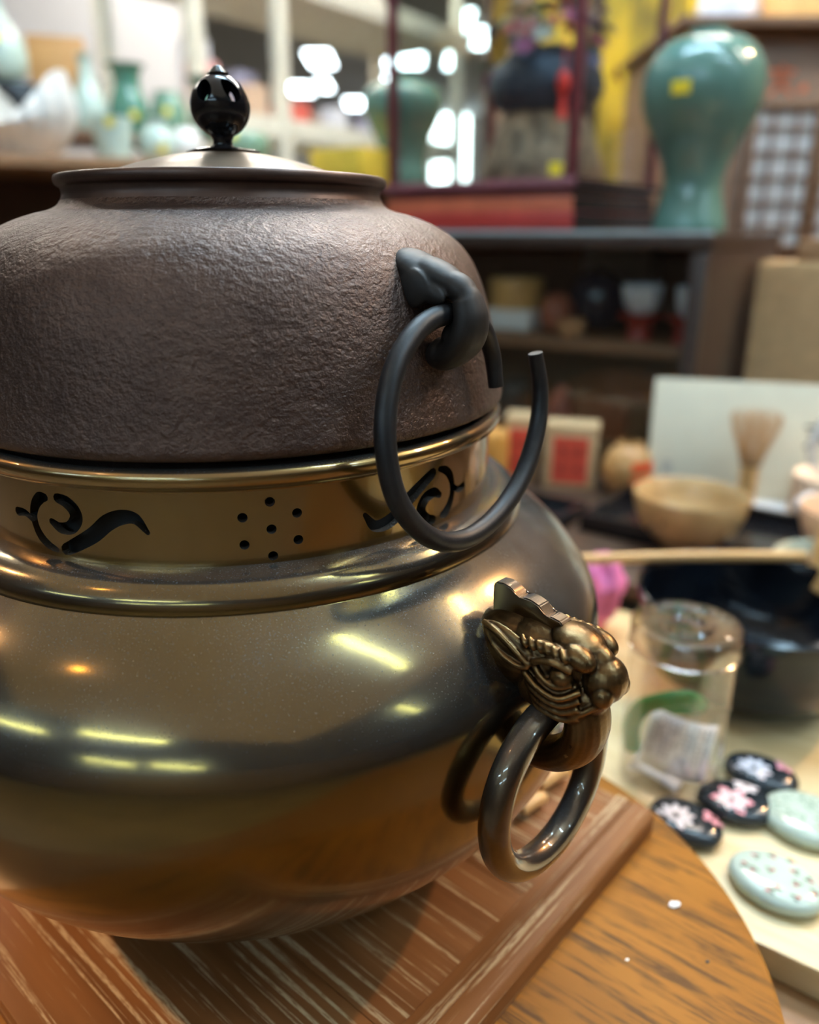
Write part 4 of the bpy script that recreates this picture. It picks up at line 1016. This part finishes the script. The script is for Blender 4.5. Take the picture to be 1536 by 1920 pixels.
# local x along DB (away), local y to the left-back
zS = [at_y(540, 262, 2.35).z - FLOOR_Z, at_y(540, -22, 2.35).z - FLOOR_Z]
for x in (-.33, 0, 1.0):
    for y in (.0, .40): box('post', (x, y, 1.25), (.040, .040, 2.5), M_CREAM, ws)
for z in zS + [zS[0] - .42]:
    box('shelf_board', (.335, .20, z + .030), (1.36, .42, .060), M_CREAM, ws)
gm = [plain('pack_pink', (.70, .36, .34), .5), plain('pack_white', (.75, .74, .78), .5), plain('pack_tan', (.58, .40, .28), .5), plain('pack_lilac', (.42, .40, .52), .5), plain('pack_red', (.60, .12, .09), .5)]
lbl = ['pink', 'white', 'tan', 'lilac grey', 'red']
kk = 0
for sh in (0,):
    for i in range(9):
        x = -.26 + i * .095; y = .06 + .14 * (i % 2); h = [.10, .17, .07, .12, .05, .06, .05, .05, .04][i]
        P = ws.location + DB * x + (-DA) * y
        o = box_('gift_box', Vector((P.x, P.y, zS[sh] + .0605 + FLOOR_Z)), (.075, .065, h * 1.25), gm[i % 5], '%s gift box on the cream shelf, place %s from the knob side' % (lbl[i % 5], ['one', 'two', 'three', 'four', 'five', 'six', 'seven', 'eight', 'nine'][i]), 'box', math.atan2(DB.y, DB.x) + rnd.uniform(-.2, .2), 'gift boxes on the cream shelf')

# ================================================================== LEFT SHELF OF CELADON
SY = 1.15
sL = at_y(0, 290, SY); sR = at_y(330, 300, SY + .17)
dS = (sR - sL); zL = (sL.z + at_y(330, 300, SY + .17).z) / 2; dS.z = 0; Ls = dS.length; dS.normalize(); rS = math.atan2(dS.y, dS.x)
ls = thing('celadon_shelf', 'brown wooden shelf unit holding celadon pots at the left', 'shelf', (sL.x, sL.y, FLOOR_Z), rS)
hz = zL - FLOOR_Z
box('shelf_board', (Ls / 2 - .10, .22, hz - .010), (Ls + .75, .48, .020), wood('shelf_tan', (.24, .12, .055), (.36, .19, .09), 8, (1, 10, 10), .5, .05), ls)
box('side_panel', (-.45, .22, (hz - .02) / 2), (.03, .46, hz - .02), M_MIDWOOD, ls)
box('side_panel', (Ls + .24, .22, (hz - .02) / 2), (.03, .46, hz - .02), M_MIDWOOD, ls)
box('back_panel', (Ls / 2 - .10, .445, (hz - .02) / 2), (Ls + .66, .02, hz - .02), M_DKBROWN, ls)
box('lower_shelf', (Ls / 2 - .10, .22, hz - .36), (Ls + .66, .44, .02), M_MIDWOOD, ls)
ns_ = Vector((-math.sin(rS), math.cos(rS), 0))
RISE = .065
rs = thing('riser', 'wooden step carrying the rear row of celadon vases', 'riser', (sL.x + ns_.x * .20, sL.y + ns_.y * .20, zL), rS)
box('step_board', (Ls / 2 - .06, .115, RISE - .007), (Ls + .40, .23, .014), M_MIDWOOD, rs)
for x in (-.23, Ls + .10): box('step_leg', (x, .10, (RISE - .014) / 2), (.02, .19, RISE - .014), M_MIDWOOD, rs)
def on_shelf(name, xc, back, rows, mat, label, cat, z, stick=None, rfun=None, seg=44):
    """vessel measured in px, standing 'back' metres behind the shelf's front edge"""
    n = ns_; P0 = sL + ns_ * back
    P = at_plane(xc, rows[0][1], P0, n); pr = []
    for hw, y in rows:
        q = at_plane(xc, y, P0, n); pr.append((max(.001, hw * mpp(q)), q.z - P.z))
    sm = [(max(.0005, p.x), p.y) for p in spline([(a, b, 0) for a, b in pr], 4)]
    t = thing(name, label, cat, (P.x, P.y, z), 0, 'celadon wares on the brown shelf')
    lathe('pot_body', [(0, 0)] + sm + [(max(.0005, a - .004), b) for a, b in sm[::-1] if b > .012] + [(0, .01)], mat, t, seg, None, 60, rfun)
    if stick: sticker(t, sm, R(stick[0]), stick[1] * sm[-1][1], .016, .016)
    return t
ribs = lambda r, z, a: (r * (1 + .045 * math.cos(18 * a)), z + (.060 * math.cos(2 * a + .25) * min(1, max(0, (z - .03) / .09)) ** 1.5))
on_shelf('lotus_vase', 56, .10, [(44, 291), (52, 280), (76, 250), (92, 220), (90, 195), (84, 178)], M_WHITEP, 'white fluted vase with a deep wavy lip at the left end of the shelf', 'vase', zL, rfun=ribs, seg=84)
on_shelf('celadon_cup', 216, .07, [(28, 298), (31, 290), (34, 260), (37, 225), (38, 216)], M_CELA3, 'pale celadon cup with a yellow sticker at the front of the shelf', 'cup', zL, (-75, .85))
on_shelf('celadon_jar', 298, .07, [(20, 296), (30, 284), (35, 262), (28, 238), (18, 226), (22, 212)], M_CELA3, 'small pale celadon jar with flared neck near the kettle lid', 'jar', zL, (-60, .3))
on_shelf('white_jar', 352, .08, [(20, 296), (30, 280), (32, 258), (24, 236), (18, 228)], M_WHITEP, 'small white jar just left of the knob stem', 'jar', zL)
on_shelf('celadon_bowl', 462, .10, [(22, 298), (36, 285), (44, 262), (42, 240), (34, 232)], M_CELA2, 'green celadon jar right of the knob', 'jar', zL, (-110, .9))
on_shelf('celadon_bottle', 170, .27, [(22, 218), (31, 205), (34, 178), (29, 150), (18, 122), (12, 100), (11, 80), (16, 66)], M_CELA3, 'pale celadon bottle with a slender neck in the rear row', 'bottle', zL + RISE)
on_shelf('celadon_flared_vase', 244, .26, [(24, 218), (33, 200), (37, 175), (32, 148), (25, 128), (24, 108), (28, 92), (37, 82)], M_CELA4, 'dark green vase with a flaring lip in the rear row', 'vase', zL + RISE, (-60, .28))
on_shelf('celadon_round_jar', 317, .25, [(22, 218), (30, 204), (33, 178), (29, 150), (24, 138), (24, 130)], M_CELA2, 'green round jar with a yellow sticker in the rear row', 'jar', zL + RISE, (-80, .55))
on_shelf('celadon_trumpet_vase', 394, .27, [(26, 218), (34, 200), (34, 165), (20, 135), (20, 120), (30, 106), (42, 98)], M_CELA4, 'dark green trumpet vase hidden behind the black knob', 'vase', zL + RISE)
blk = box_('black_box', at_plane(30, 215, sL + ns_ * .27, ns_).xy.to_3d() + Vector((0, 0, zL + RISE + .0005)), (.10, .09, .085), M_BLACKLAC, 'black box under the pale bottle at the upper left', 'box', rS)
on_shelf('celadon_large_bottle', 6, .27, [(22, 128), (38, 112), (46, 85), (42, 50), (26, 20), (14, -10), (12, -50)], M_CELA3, 'large pale celadon bottle in the upper left corner', 'bottle', zL + RISE + .086, (-70, .45))
o = box_('orange_wooden_box', at_plane(122, 215, sL + ns_ * .372, ns_).xy.to_3d() + Vector((0, 0, zL + RISE + .0005)), (.115, .085, .195), M_ORANGEWOOD, 'tall orange-brown wooden box behind the celadon bottles', 'box', rS - .25)

# ================================================================== PARTITIONS AND FAR WINDOW
wx0, wx1 = at_y(905, 430, 2.55).x, 4.5
struct('wall_partition', ((wx0 + wx1) / 2, 2.60, .55), (wx1 - wx0, .10, 2.58), M_WALLBR)
wl0, wl1 = -4.5, at_y(402, 430, 3.7).x
struct('wall_shelf_side', ((wl0 + wl1) / 2, 3.75, .55), (wl1 - wl0, .10, 2.58), M_WALL)
Wa, Wb = at_y(806, 350, 11.98), at_y(884, 140, 11.98)
wn = tag(box('window_1', ((Wa.x + Wb.x) / 2, 11.98, (Wa.z + Wb.z) / 2), (Wb.x - Wa.x, .03, Wb.z - Wa.z), emit('daylit_window', (.86, .96, 1.0), 9.0), None, 0, 0), kind='structure')
for x in (Wa.x, Wb.x): box('window_frame', (x, 11.96, (Wa.z + Wb.z) / 2), (.05, .05, Wb.z - Wa.z), M_CREAM, wn)
